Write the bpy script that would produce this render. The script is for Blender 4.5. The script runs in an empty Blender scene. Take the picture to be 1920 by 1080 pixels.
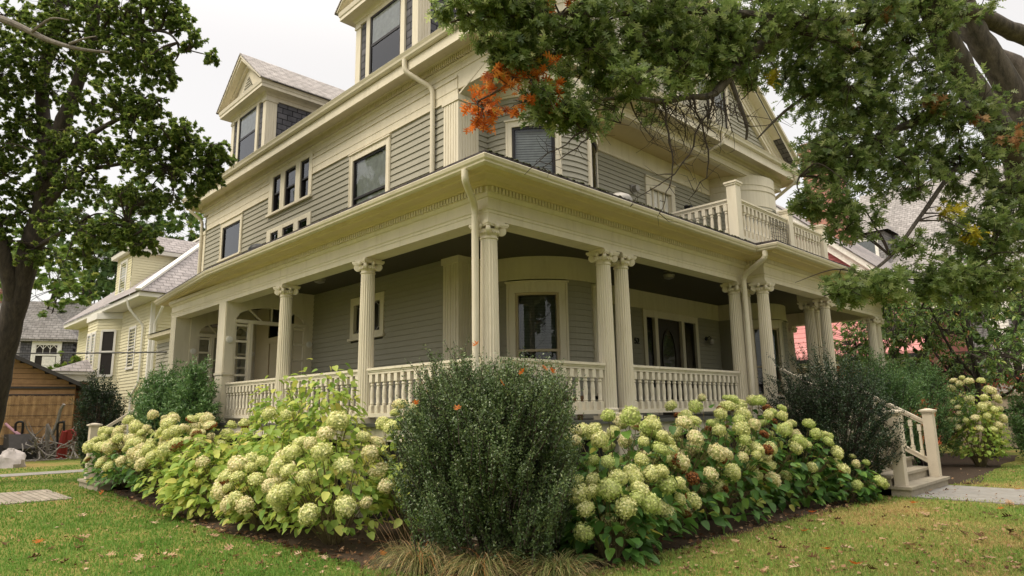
import bpy, math, random
import numpy as np
from mathutils import Vector, Matrix

random.seed(7)
RNG = np.random.default_rng(11)
SC = bpy.context.scene
COL = SC.collection

# ------------------------------------------------------------------ camera
CAM = np.array([6.0627, -5.5257, 1.5])
YAW, PITCH, ROLL, FPX = math.radians(135.61492), math.radians(10.43956), math.radians(0.891002), 1251.55
_f = np.array([math.cos(YAW) * math.cos(PITCH), math.sin(YAW) * math.cos(PITCH), math.sin(PITCH)])
_r0 = np.array([math.sin(YAW), -math.cos(YAW), 0.0])
_d0 = np.cross(_f, _r0)
_rt = math.cos(ROLL) * _r0 + math.sin(ROLL) * _d0
_dn = -math.sin(ROLL) * _r0 + math.cos(ROLL) * _d0
cam = bpy.data.cameras.new("camera")
cam.sensor_fit = 'HORIZONTAL'
cam.sensor_width = 36.0
cam.lens = 36.0 * FPX / 1920.0
cam.clip_start = 0.1
cam.clip_end = 2000.0
camo = bpy.data.objects.new("camera", cam)
COL.objects.link(camo)
camo.matrix_world = Matrix(((_rt[0], -_dn[0], -_f[0], CAM[0]), (_rt[1], -_dn[1], -_f[1], CAM[1]),
                            (_rt[2], -_dn[2], -_f[2], CAM[2]), (0, 0, 0, 1)))
SC.camera = camo

# ------------------------------------------------------------------ sky, sun, exposure
SUN_DIR = Vector((-0.30, -0.72, 0.95)).normalized()          # towards the sun
SUN_EL = math.asin(SUN_DIR.z)
SUN_AZ = math.atan2(SUN_DIR.x, SUN_DIR.y)
W_ = bpy.data.worlds.new("World")
SC.world = W_
W_.use_nodes = True
nt = W_.node_tree
nt.nodes.clear()
out = nt.nodes.new('ShaderNodeOutputWorld')
sky = nt.nodes.new('ShaderNodeTexSky')
sky.sky_type = 'NISHITA'
sky.sun_disc = False
sky.sun_elevation = SUN_EL
sky.sun_rotation = SUN_AZ
sky.air_density = 1.0
sky.dust_density = 3.0
bg1 = nt.nodes.new('ShaderNodeBackground'); bg1.inputs[1].default_value = 0.05
nt.links.new(sky.outputs[0], bg1.inputs[0])
bg2 = nt.nodes.new('ShaderNodeBackground')                    # the closed white cloud deck
bg2.inputs[0].default_value = (1.0, 0.925, 0.82, 1)
# an overcast sky is about twice as bright overhead as it is low down
tcw = nt.nodes.new('ShaderNodeTexCoord'); sxw = nt.nodes.new('ShaderNodeSeparateXYZ'); mrw = nt.nodes.new('ShaderNodeMapRange')
mrw.interpolation_type = 'SMOOTHSTEP'
mrw.inputs['From Min'].default_value = 0.45; mrw.inputs['From Max'].default_value = 1.0
mrw.inputs['To Min'].default_value = 0.63; mrw.inputs['To Max'].default_value = 2.3
nt.links.new(tcw.outputs['Generated'], sxw.inputs[0]); nt.links.new(sxw.outputs['Z'], mrw.inputs['Value']); nt.links.new(mrw.outputs[0], bg2.inputs[1])
add = nt.nodes.new('ShaderNodeAddShader')
nt.links.new(bg1.outputs[0], add.inputs[0]); nt.links.new(bg2.outputs[0], add.inputs[1])
nt.links.new(add.outputs[0], out.inputs[0])

sun = bpy.data.lights.new("sun", 'SUN')
sun.energy = 1.5
sun.angle = math.radians(22)
sun.color = (1.0, 0.89, 0.69)
suno = bpy.data.objects.new("sun", sun)
COL.objects.link(suno)
suno.rotation_euler = SUN_DIR.to_track_quat('Z', 'Y').to_euler()
suno.location = (-10, -30, 40)

SC.view_settings.view_transform = 'Standard'
SC.view_settings.look = 'None'
SC.view_settings.exposure = 0.42
SC.view_settings.gamma = 1.0
SC.view_settings.use_curve_mapping = False
SC.render.engine = 'CYCLES'
SC.cycles.max_bounces = 8
SC.cycles.diffuse_bounces = 4
SC.cycles.glossy_bounces = 3
SC.cycles.transmission_bounces = 4
SC.cycles.transparent_max_bounces = 12
SC.cycles.use_denoising = True
SC.cycles.caustics_reflective = False
SC.cycles.caustics_refractive = False


def at(px, py, depth):
    """point in the place seen at a spot of the photograph (1920 wide), that many metres ahead"""
    q = _f + _rt * (px - 960) / FPX + _dn * (py - 540) / FPX
    return CAM + depth * q


def ground_at(px, py, z=0.0):
    q = _f + _rt * (px - 960) / FPX + _dn * (py - 540) / FPX
    return CAM + q * ((z - CAM[2]) / q[2])


def on_plane(px, py, ax, v):
    q = _f + _rt * (px - 960) / FPX + _dn * (py - 540) / FPX
    return CAM + q * ((v - CAM[ax]) / q[ax])


# ------------------------------------------------------------------ materials
MATS = {}


def nodes_of(name):
    m = bpy.data.materials.new(name)
    m.use_nodes = True
    t = m.node_tree
    p = t.nodes['Principled BSDF']
    return m, t, p


def N(t, kind, **kw):
    n = t.nodes.new(kind)
    for k, v in kw.items():
        setattr(n, k, v)
    return n


def painted(name, col, rough=0.6, var=0.10, scale=3.0, dirt=0.0, dirt_col=(0.16, 0.14, 0.09), bump=0.02, spec=0.3, streak=False):
    """weathered paint: a base colour, large mild variation, fine grain, optional grime patches"""
    m, t, p = nodes_of(name)
    tc = N(t, 'ShaderNodeTexCoord')
    n1 = N(t, 'ShaderNodeTexNoise'); n1.inputs['Scale'].default_value = scale; n1.inputs['Detail'].default_value = 6
    n1.inputs['Roughness'].default_value = 0.65
    mp = N(t, 'ShaderNodeMapping')
    if streak:
        mp.inputs['Scale'].default_value = (3.0, 3.0, 0.5)
    t.links.new(tc.outputs['Object'], mp.inputs[0]); t.links.new(mp.outputs[0], n1.inputs['Vector'])
    r1 = N(t, 'ShaderNodeValToRGB')
    c = np.array(col)
    r1.color_ramp.elements[0].position = 0.25; r1.color_ramp.elements[1].position = 0.75
    r1.color_ramp.elements[0].color = (*(c * (1 - var)), 1); r1.color_ramp.elements[1].color = (*np.minimum(c * (1 + var), 0.95), 1)
    t.links.new(n1.outputs['Fac'], r1.inputs[0])
    last = r1.outputs[0]
    if dirt > 0:
        n2 = N(t, 'ShaderNodeTexNoise'); n2.inputs['Scale'].default_value = scale * 2.3; n2.inputs['Detail'].default_value = 9
        n2.inputs['Roughness'].default_value = 0.7
        t.links.new(mp.outputs[0], n2.inputs['Vector'])
        r2 = N(t, 'ShaderNodeValToRGB')
        r2.color_ramp.elements[0].position = 0.52; r2.color_ramp.elements[0].color = (0, 0, 0, 1)
        r2.color_ramp.elements[1].position = 0.78; r2.color_ramp.elements[1].color = (dirt, dirt, dirt, 1)
        t.links.new(n2.outputs['Fac'], r2.inputs[0])
        mx = N(t, 'ShaderNodeMix', data_type='RGBA')
        t.links.new(r2.outputs[0], mx.inputs[0]); t.links.new(last, mx.inputs[6]); mx.inputs[7].default_value = (*dirt_col, 1)
        last = mx.outputs[2]
    t.links.new(last, p.inputs['Base Color'])
    p.inputs['Roughness'].default_value = rough
    p.inputs['Specular IOR Level'].default_value = spec
    if bump > 0:
        n3 = N(t, 'ShaderNodeTexNoise'); n3.inputs['Scale'].default_value = 60; n3.inputs['Detail'].default_value = 4
        t.links.new(tc.outputs['Object'], n3.inputs['Vector'])
        b = N(t, 'ShaderNodeBump'); b.inputs['Strength'].default_value = 0.25; b.inputs['Distance'].default_value = bump
        t.links.new(n3.outputs['Fac'], b.inputs['Height']); t.links.new(b.outputs[0], p.inputs['Normal'])
    MATS[name] = m
    return m


def bricked(name, c1, c2, mortar, w, h, gap, plane='xz', rough=0.8, off=0.5, bump=0.01, slope=1.0):
    m, t, p = nodes_of(name)
    tc = N(t, 'ShaderNodeTexCoord'); sx = N(t, 'ShaderNodeSeparateXYZ'); cb = N(t, 'ShaderNodeCombineXYZ')
    t.links.new(tc.outputs['Object'], sx.inputs[0])
    a, b = plane[0].upper(), plane[1].upper()
    t.links.new(sx.outputs[a], cb.inputs[0])
    if slope != 1.0:
        mm = N(t, 'ShaderNodeMath', operation='MULTIPLY'); mm.inputs[1].default_value = slope
        t.links.new(sx.outputs[b], mm.inputs[0]); t.links.new(mm.outputs[0], cb.inputs[1])
    else:
        t.links.new(sx.outputs[b], cb.inputs[1])
    br = N(t, 'ShaderNodeTexBrick')
    br.offset = off
    br.inputs['Scale'].default_value = 1.0
    br.inputs['Brick Width'].default_value = w; br.inputs['Row Height'].default_value = h
    br.inputs['Mortar Size'].default_value = gap; br.inputs['Mortar Smooth'].default_value = 0.1
    br.inputs['Color1'].default_value = (*c1, 1); br.inputs['Color2'].default_value = (*c2, 1); br.inputs['Mortar'].default_value = (*mortar, 1)
    t.links.new(cb.outputs[0], br.inputs['Vector'])
    n1 = N(t, 'ShaderNodeTexNoise'); n1.inputs['Scale'].default_value = 5; n1.inputs['Detail'].default_value = 6
    t.links.new(tc.outputs['Object'], n1.inputs['Vector'])
    mx = N(t, 'ShaderNodeMix', data_type='RGBA'); mx.blend_type = 'OVERLAY'
    mx.inputs[0].default_value = 0.55
    t.links.new(br.outputs['Color'], mx.inputs[6]); t.links.new(n1.outputs['Fac'], mx.inputs[7])
    hs = N(t, 'ShaderNodeHueSaturation'); hs.inputs['Saturation'].default_value = 0.85
    t.links.new(mx.outputs[2], hs.inputs['Color'])
    t.links.new(hs.outputs[0], p.inputs['Base Color'])
    p.inputs['Roughness'].default_value = rough
    p.inputs['Specular IOR Level'].default_value = 0.25
    bu = N(t, 'ShaderNodeBump'); bu.inputs['Strength'].default_value = 0.6; bu.inputs['Distance'].default_value = bump
    bu.invert = True
    t.links.new(br.outputs['Fac'], bu.inputs['Height']); t.links.new(bu.outputs[0], p.inputs['Normal'])
    MATS[name] = m
    return m


def leafy(name, stops, trans=0.35, rough=0.45, spec=0.35, trans_col=1.3):
    """foliage: colour picked per leaf from the 'rnd' attribute"""
    m, t, p = nodes_of(name)
    a = N(t, 'ShaderNodeAttribute', attribute_name='rnd')
    r = N(t, 'ShaderNodeValToRGB')
    e = r.color_ramp.elements
    while len(e) < len(stops):
        e.new(0.5)
    for i, (pos, c) in enumerate(stops):
        e[i].position = pos; e[i].color = (*c, 1)
    t.links.new(a.outputs['Fac'], r.inputs[0])
    t.links.new(r.outputs[0], p.inputs['Base Color'])
    p.inputs['Roughness'].default_value = rough
    p.inputs['Specular IOR Level'].default_value = spec
    tr = N(t, 'ShaderNodeBsdfTranslucent')
    hs = N(t, 'ShaderNodeHueSaturation'); hs.inputs['Value'].default_value = trans_col; hs.inputs['Hue'].default_value = 0.49
    t.links.new(r.outputs[0], hs.inputs['Color']); t.links.new(hs.outputs[0], tr.inputs['Color'])
    mx = N(t, 'ShaderNodeMixShader'); mx.inputs[0].default_value = trans
    t.links.new(p.outputs[0], mx.inputs[1]); t.links.new(tr.outputs[0], mx.inputs[2])
    t.links.new(mx.outputs[0], t.nodes['Material Output'].inputs[0])
    MATS[name] = m
    return m


def simple(name, col, rough=0.6, spec=0.3, metal=0.0):
    m, t, p = nodes_of(name)
    tc = N(t, 'ShaderNodeTexCoord')
    n1 = N(t, 'ShaderNodeTexNoise'); n1.inputs['Scale'].default_value = 9; n1.inputs['Detail'].default_value = 5
    t.links.new(tc.outputs['Object'], n1.inputs['Vector'])
    r1 = N(t, 'ShaderNodeValToRGB'); c = np.array(col)
    r1.color_ramp.elements[0].position = 0.3; r1.color_ramp.elements[1].position = 0.7
    r1.color_ramp.elements[0].color = (*(c * 0.85), 1); r1.color_ramp.elements[1].color = (*np.minimum(c * 1.12, 0.95), 1)
    t.links.new(n1.outputs['Fac'], r1.inputs[0]); t.links.new(r1.outputs[0], p.inputs['Base Color'])
    p.inputs['Roughness'].default_value = rough
    p.inputs['Specular IOR Level'].default_value = spec
    p.inputs['Metallic'].default_value = metal
    MATS[name] = m
    return m


def glassy(name, tint=(0.75, 0.78, 0.78), boost=0.10):
    m, t, p = nodes_of(name)
    t.nodes.remove(p)
    tr = N(t, 'ShaderNodeBsdfTransparent'); tr.inputs[0].default_value = (*tint, 1)
    gl = N(t, 'ShaderNodeBsdfGlossy'); gl.inputs['Roughness'].default_value = 0.015
    gl.inputs[0].default_value = (0.95, 0.97, 1.0, 1)
    tc = N(t, 'ShaderNodeTexCoord'); no = N(t, 'ShaderNodeTexNoise'); no.inputs['Scale'].default_value = 1.7; no.inputs['Detail'].default_value = 1
    bu = N(t, 'ShaderNodeBump'); bu.inputs['Strength'].default_value = 0.06; bu.inputs['Distance'].default_value = 0.05
    t.links.new(tc.outputs['Object'], no.inputs['Vector']); t.links.new(no.outputs['Fac'], bu.inputs['Height'])
    t.links.new(bu.outputs[0], gl.inputs['Normal'])
    fr = N(t, 'ShaderNodeFresnel'); fr.inputs['IOR'].default_value = 1.45
    ad = N(t, 'ShaderNodeMath', operation='ADD'); ad.inputs[1].default_value = boost; ad.use_clamp = True
    t.links.new(fr.outputs[0], ad.inputs[0])
    mx = N(t, 'ShaderNodeMixShader')
    t.links.new(ad.outputs[0], mx.inputs[0]); t.links.new(tr.outputs[0], mx.inputs[1]); t.links.new(gl.outputs[0], mx.inputs[2])
    t.links.new(mx.outputs[0], t.nodes['Material Output'].inputs[0])
    MATS[name] = m
    return m


def barky(name, c1, c2, scale=14):
    m, t, p = nodes_of(name)
    tc = N(t, 'ShaderNodeTexCoord'); mp = N(t, 'ShaderNodeMapping'); mp.inputs['Scale'].default_value = (1, 1, 0.25)
    n1 = N(t, 'ShaderNodeTexNoise'); n1.inputs['Scale'].default_value = scale; n1.inputs['Detail'].default_value = 8; n1.inputs['Roughness'].default_value = 0.7
    t.links.new(tc.outputs['Object'], mp.inputs[0]); t.links.new(mp.outputs[0], n1.inputs['Vector'])
    r1 = N(t, 'ShaderNodeValToRGB'); r1.color_ramp.elements[0].position = 0.35; r1.color_ramp.elements[1].position = 0.7
    r1.color_ramp.elements[0].color = (*c1, 1); r1.color_ramp.elements[1].color = (*c2, 1)
    t.links.new(n1.outputs['Fac'], r1.inputs[0]); t.links.new(r1.outputs[0], p.inputs['Base Color'])
    p.inputs['Roughness'].default_value = 0.9
    b = N(t, 'ShaderNodeBump'); b.inputs['Strength'].default_value = 0.7; b.inputs['Distance'].default_value = 0.03
    t.links.new(n1.outputs['Fac'], b.inputs['Height']); t.links.new(b.outputs[0], p.inputs['Normal'])
    MATS[name] = m
    return m


TRIM = (0.70, 0.64, 0.51)
painted('soffit_shade_tint', (0.64, 0.54, 0.33), 0.6, 0.07, 1.4, dirt=0.35, dirt_col=(0.34, 0.25, 0.11), bump=0.004)  # cream trim with the yellow shade under the eaves put into its colour
painted('trim', TRIM, 0.55, 0.07, 1.1, dirt=0.34, dirt_col=(0.33, 0.26, 0.13), bump=0.004, streak=True)
painted('trim_worn', tuple(np.array(TRIM) * 0.92), 0.6, 0.08, 2.5, dirt=0.45, dirt_col=(0.22, 0.18, 0.10), bump=0.006, streak=True)
painted('gutter_paint', (0.68, 0.62, 0.48), 0.4, 0.06, 1.2, dirt=0.45, dirt_col=(0.28, 0.23, 0.12), bump=0.002, spec=0.45)
painted('siding', (0.335, 0.318, 0.255), 0.65, 0.06, 0.9, dirt=0.18, dirt_col=(0.20, 0.19, 0.14), bump=0.006)
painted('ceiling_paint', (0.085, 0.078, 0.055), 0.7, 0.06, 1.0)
painted('floor_paint', (0.11, 0.11, 0.10), 0.5, 0.08, 2.0)
painted('newel_paint', (0.60, 0.53, 0.42), 0.6, 0.06, 2.0, dirt=0.25, dirt_col=(0.20, 0.17, 0.11), bump=0.006)
painted('step_stone', (0.34, 0.30, 0.23), 0.85, 0.15, 3.0, dirt=0.6, dirt_col=(0.09, 0.09, 0.05), bump=0.01)
bricked('slate_x', (0.085, 0.085, 0.10), (0.13, 0.125, 0.145), (0.012, 0.012, 0.015), 0.30, 0.17, 0.012, 'xz')
bricked('slate_y', (0.085, 0.085, 0.10), (0.13, 0.125, 0.145), (0.012, 0.012, 0.015), 0.30, 0.17, 0.012, 'yz')
bricked('dormer_shingle', (0.30, 0.27, 0.25), (0.40, 0.36, 0.34), (0.13, 0.12, 0.12), 0.24, 0.11, 0.010, 'yz')
bricked('porch_shingle', (0.045, 0.036, 0.036), (0.07, 0.056, 0.054), (0.02, 0.02, 0.02), 0.3, 0.14, 0.012, 'xy')
bricked('roof_shingle', (0.10, 0.09, 0.09), (0.14, 0.13, 0.125), (0.04, 0.04, 0.04), 0.3, 0.14, 0.012, 'xy')
simple('moss', (0.05, 0.055, 0.02), 0.95)
simple('sash_dark', (0.022, 0.019, 0.020), 0.4)
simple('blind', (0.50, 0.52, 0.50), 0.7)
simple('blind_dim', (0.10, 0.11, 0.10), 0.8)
simple('curtain', (0.74, 0.76, 0.75), 0.8)
simple('interior_dark', (0.03, 0.026, 0.024), 0.9)
simple('door_dark', (0.035, 0.026, 0.018), 0.4)
painted('door_cream', (0.50, 0.42, 0.29), 0.5, 0.05, 2.0)
simple('black_metal', (0.015, 0.015, 0.016), 0.45)
simple('white_paint', (0.78, 0.76, 0.71), 0.55)
simple('lead', (0.35, 0.33, 0.30), 0.5, metal=0.5)
glassy('glass', (0.88, 0.90, 0.90), 0.015)
glassy('glass_clear', (0.85, 0.88, 0.88), 0.04)

# ------------------------------------------------------------------ mesh helpers
class MB:
    def __init__(s):
        s.v = []; s.f = []; s.m = []; s.mi = 0

    def add(s, vs, fs):
        o = len(s.v)
        s.v.extend([tuple(map(float, p)) for p in vs])
        for f in fs:
            s.f.append([i + o for i in f]); s.m.append(s.mi)

    def box(s, x0, x1, y0, y1, z0, z1):
        x0, x1 = min(x0, x1), max(x0, x1); y0, y1 = min(y0, y1), max(y0, y1); z0, z1 = min(z0, z1), max(z0, z1)
        s.add([(x0, y0, z0), (x1, y0, z0), (x1, y1, z0), (x0, y1, z0), (x0, y0, z1), (x1, y0, z1), (x1, y1, z1), (x0, y1, z1)],
              [(0, 3, 2, 1), (4, 5, 6, 7), (0, 1, 5, 4), (1, 2, 6, 5), (2, 3, 7, 6), (3, 0, 4, 7)])

    def taper(s, cx, cy, z0, z1, a0, b0, a1, b1):
        vs = [(cx + sx * a0, cy + sy * b0, z0) for sx, sy in ((-1, -1), (1, -1), (1, 1), (-1, 1))] + \
             [(cx + sx * a1, cy + sy * b1, z1) for sx, sy in ((-1, -1), (1, -1), (1, 1), (-1, 1))]
        s.add(vs, [(0, 3, 2, 1), (4, 5, 6, 7), (0, 1, 5, 4), (1, 2, 6, 5), (2, 3, 7, 6), (3, 0, 4, 7)])

    def beam(s, a, b, w, h, up=(0, 0, 1)):
        a = Vector(a); b = Vector(b); d = (b - a).normalized(); up = Vector(up)
        sd = d.cross(up).normalized(); u = sd.cross(d).normalized()
        vs = []
        for p in (a, b):
            for i, j in ((-1, -1), (1, -1), (1, 1), (-1, 1)):
                vs.append(p + sd * (i * w / 2) + u * (j * h / 2))
        s.add(vs, [(0, 3, 2, 1), (4, 5, 6, 7), (0, 1, 5, 4), (1, 2, 6, 5), (2, 3, 7, 6), (3, 0, 4, 7)])

    def prism(s, poly, axis, a, b):
        """extrude a 2-D outline along an axis from a to b"""
        n = len(poly)
        def mk(u, v, w):
            return {'x': (w, u, v), 'y': (u, w, v), 'z': (u, v, w)}[axis]
        vs = [mk(u, v, a) for u, v in poly] + [mk(u, v, b) for u, v in poly]
        fs = [tuple(range(n))[::-1], tuple(range(n, 2 * n))] + [(i, (i + 1) % n, n + (i + 1) % n, n + i) for i in range(n)]
        s.add(vs, fs)

    def lathe(s, prof, cx=0, cy=0, seg=24, flute=0, amp=0.0, fz=None, caps=True):
        vs = []; k = len(prof)
        for r, z in prof:
            for i in range(seg):
                a = 2 * math.pi * i / seg
                rr = r
                if flute and fz[0] <= z <= fz[1]:
                    w = abs(math.sin(a * flute / 2))
                    rr = r * (1 - amp * min(1.0, w * 1.25))
                vs.append((cx + rr * math.cos(a), cy + rr * math.sin(a), z))
        fs = []
        for j in range(k - 1):
            for i in range(seg):
                i2 = (i + 1) % seg
                fs.append((j * seg + i, j * seg + i2, (j + 1) * seg + i2, (j + 1) * seg + i))
        if caps:
            fs.append(tuple(range(seg))[::-1]); fs.append(tuple(range((k - 1) * seg, k * seg)))
        s.add(vs, fs)

    def tube(s, pts, rad, seg=6, cap=True):
        pts = [Vector(p) for p in pts]; n = len(pts)
        if not hasattr(rad, '__len__'):
            rad = [rad] * n
        vs = []; ref = Vector((0.31, 0.17, 0.93))
        for i, p in enumerate(pts):
            d = (pts[min(i + 1, n - 1)] - pts[max(i - 1, 0)])
            if d.length < 1e-9:
                d = Vector((0, 0, 1))
            d.normalize()
            if abs(d.dot(ref)) > 0.97:
                ref = Vector((0.9, 0.3, 0.1))
            a = d.cross(ref).normalized(); b = d.cross(a)
            ref = a.cross(d) if False else ref
            for k in range(seg):
                t = 2 * math.pi * k / seg
                vs.append(p + (a * math.cos(t) + b * math.sin(t)) * rad[i])
        fs = []
        for i in range(n - 1):
            for k in range(seg):
                k2 = (k + 1) % seg
                fs.append((i * seg + k, i * seg + k2, (i + 1) * seg + k2, (i + 1) * seg + k))
        if cap:
            fs.append(tuple(range(seg))[::-1]); fs.append(tuple(range((n - 1) * seg, n * seg)))
        s.add(vs, fs)

    def disc_cyl(s, c, axis, r, h, seg=16):
        c = Vector(c); ax = Vector(axis).normalized()
        s.tube([c - ax * h / 2, c + ax * h / 2], r, seg)

    def sweep(s, path, prof, cap=True):
        """sweep a moulding section (n outwards, z) along a plan path; outwards is to the right of the walk"""
        n = len(path); P = [Vector((p[0], p[1], 0)) for p in path]
        rows = []
        for i in range(n):
            def nrm(a, b):
                d = (b - a).normalized(); return Vector((d.y, -d.x, 0))
            if i == 0:
                m = nrm(P[0], P[1])
            elif i == n - 1:
                m = nrm(P[-2], P[-1])
            else:
                n1, n2 = nrm(P[i - 1], P[i]), nrm(P[i], P[i + 1])
                m = (n1 + n2); m = m / max(0.2, m.dot(n1))
            rows.append([(P[i].x + m.x * q, P[i].y + m.y * q, z) for q, z in prof])
        k = len(prof)
        vs = [p for r in rows for p in r]
        fs = []
        for i in range(n - 1):
            for j in range(k):
                j2 = (j + 1) % k
                fs.append((i * k + j, (i + 1) * k + j, (i + 1) * k + j2, i * k + j2))
        if cap:
            fs.append(tuple(range(k))); fs.append(tuple(range((n - 1) * k, n * k))[::-1])
        s.add(vs, fs)

    def build(s, name, mat, parent=None, smooth=False, loc=None):
        me = bpy.data.meshes.new(name)
        vs = s.v
        if loc is not None:
            vs = [(a - loc[0], b - loc[1], c - loc[2]) for a, b, c in vs]
        me.from_pydata(vs, [], s.f)
        mats = mat if isinstance(mat, (list, tuple)) else [mat]
        for q in mats:
            me.materials.append(MATS[q])
        if len(mats) > 1:
            me.polygons.foreach_set('material_index', s.m)
        if smooth:
            me.polygons.foreach_set('use_smooth', [True] * len(me.polygons))
            try:
                me.set_sharp_from_angle(angle=math.radians(42))
            except Exception:
                pass
        me.update()
        return link(me, name, parent, loc)


def link(me, name, parent=None, loc=None):
    o = bpy.data.objects.new(name, me)
    COL.objects.link(o)
    if loc is not None:
        o.location = loc
    if parent is not None:
        o.parent = parent
        o.matrix_parent_inverse = WORLD_INV(parent)
    return o


def WORLD_INV(o):
    m = o.matrix_basis.copy()
    if o.parent is not None:
        m = o.parent.matrix_basis @ o.matrix_parent_inverse @ m if o.parent.parent is None else \
            o.parent.parent.matrix_basis @ o.parent.matrix_parent_inverse @ o.parent.matrix_basis @ o.matrix_parent_inverse @ m
    return m.inverted()


def tag(o, label=None, cat=None, group=None, kind=None):
    if label: o['label'] = label
    if cat: o['category'] = cat
    if group: o['group'] = group
    if kind: o['kind'] = kind
    return o


def thing(name, label, cat, loc=(0, 0, 0), group=None):
    o = bpy.data.objects.new(name, None)
    o.empty_display_size = 0.3
    COL.objects.link(o)
    o.location = loc
    return tag(o, label, cat, group)


def array_mesh(name, verts, faces_flat, loop_totals, attrs=None, mat_idx=None, smooth=False):
    """fast mesh from numpy arrays"""
    me = bpy.data.meshes.new(name)
    nv = len(verts); nf = len(loop_totals)
    me.vertices.add(nv); me.vertices.foreach_set('co', np.asarray(verts, dtype=np.float32).ravel())
    me.loops.add(len(faces_flat)); me.loops.foreach_set('vertex_index', np.asarray(faces_flat, dtype=np.int32))
    me.polygons.add(nf)
    st = np.concatenate([[0], np.cumsum(loop_totals)[:-1]]).astype(np.int32)
    me.polygons.foreach_set('loop_start', st)
    try:
        me.polygons.foreach_set('loop_total', np.asarray(loop_totals, dtype=np.int32))
    except Exception:
        pass
    if mat_idx is not None:
        me.polygons.foreach_set('material_index', np.asarray(mat_idx, dtype=np.int32))
    if smooth:
        me.polygons.foreach_set('use_smooth', np.ones(nf, dtype=bool))
    me.update(calc_edges=True)
    for k, a in (attrs or {}).items():
        at_ = me.attributes.new(k, 'FLOAT', 'POINT')
        at_.data.foreach_set('value', np.asarray(a, dtype=np.float32))
    me.validate()
    return me


def scatter(name, tv, tf, R, pos, rnd, mat, parent=None, extra=None):
    """many copies of a small leaf template joined as one mesh. R: (n,3,3) incl. scale"""
    n = len(pos); k = len(tv)
    V = np.einsum('nij,kj->nki', R, tv) + pos[:, None, :]
    flat = np.concatenate([np.asarray(f) for f in tf]); tot = np.array([len(f) for f in tf])
    F = (flat[None, :] + (np.arange(n) * k)[:, None]).ravel()
    T = np.tile(tot, n)
    me = array_mesh(name, V.reshape(-1, 3), F, T, {'rnd': np.repeat(rnd, k)})
    me.materials.append(MATS[mat])
    return link(me, name, parent)


def unit(a):
    return a / np.maximum(np.linalg.norm(a, axis=-1, keepdims=True), 1e-9)


def frames(fwd, up, scale):
    """rotation matrices whose columns are side, forward (leaf length), normal"""
    f = unit(fwd); s = unit(np.cross(f, up)); nrm = np.cross(s, f)
    R = np.stack([s, f, nrm], axis=-1)
    return R * np.asarray(scale)[:, None, None]


def rand_dirs(n, rng=RNG):
    return unit(rng.normal(size=(n, 3)))


class Frame:
    """a wall plane: u runs along it, n sticks out of it"""
    def __init__(s, axis, base, sign):
        s.axis, s.base, s.sign = axis, base, sign

    def p(s, u, n, z):
        return (u, s.base + s.sign * n, z) if s.axis == 'x' else (s.base + s.sign * n, u, z)

    def box(s, mb, u0, u1, z0, z1, n0, n1):
        a = s.p(u0, n0, z0); b = s.p(u1, n1, z1)
        mb.box(a[0], b[0], a[1], b[1], a[2], b[2])

    def quad(s, mb, pts):
        mb.add([s.p(*q) for q in pts], [tuple(range(len(pts)))])


def clap(mb, fr, u0, u1, z0, z1, e=0.12, holes=(), proud=0.026, edge=None):
    """clapboards: overlapping wedge courses, leaving the window openings free.
    edge(z) may give a narrower (u0,u1) for gables"""
    n = max(1, int(round((z1 - z0) / e))); e = (z1 - z0) / n
    for i in range(n):
        a, b = z0 + i * e, z0 + (i + 1) * e
        segs = [(u0, u1)] if edge is None else [edge((a + b) / 2)]
        for (h0, h1, k0, k1) in holes:
            if k0 < b - 1e-4 and k1 > a + 1e-4:
                ns = []
                for (p, q) in segs:
                    if h1 <= p or h0 >= q:
                        ns.append((p, q))
                    else:
                        if h0 > p: ns.append((p, h0))
                        if h1 < q: ns.append((h1, q))
                segs = ns
        for (p, q) in segs:
            if q - p < 0.005:
                continue
            mb.add([fr.p(p, proud, a), fr.p(q, proud, a), fr.p(q, 0.004, b), fr.p(p, 0.004, b), fr.p(q, 0.0, a), fr.p(p, 0.0, a)],
                   [(0, 1, 2, 3), (0, 5, 4, 1)])


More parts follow.
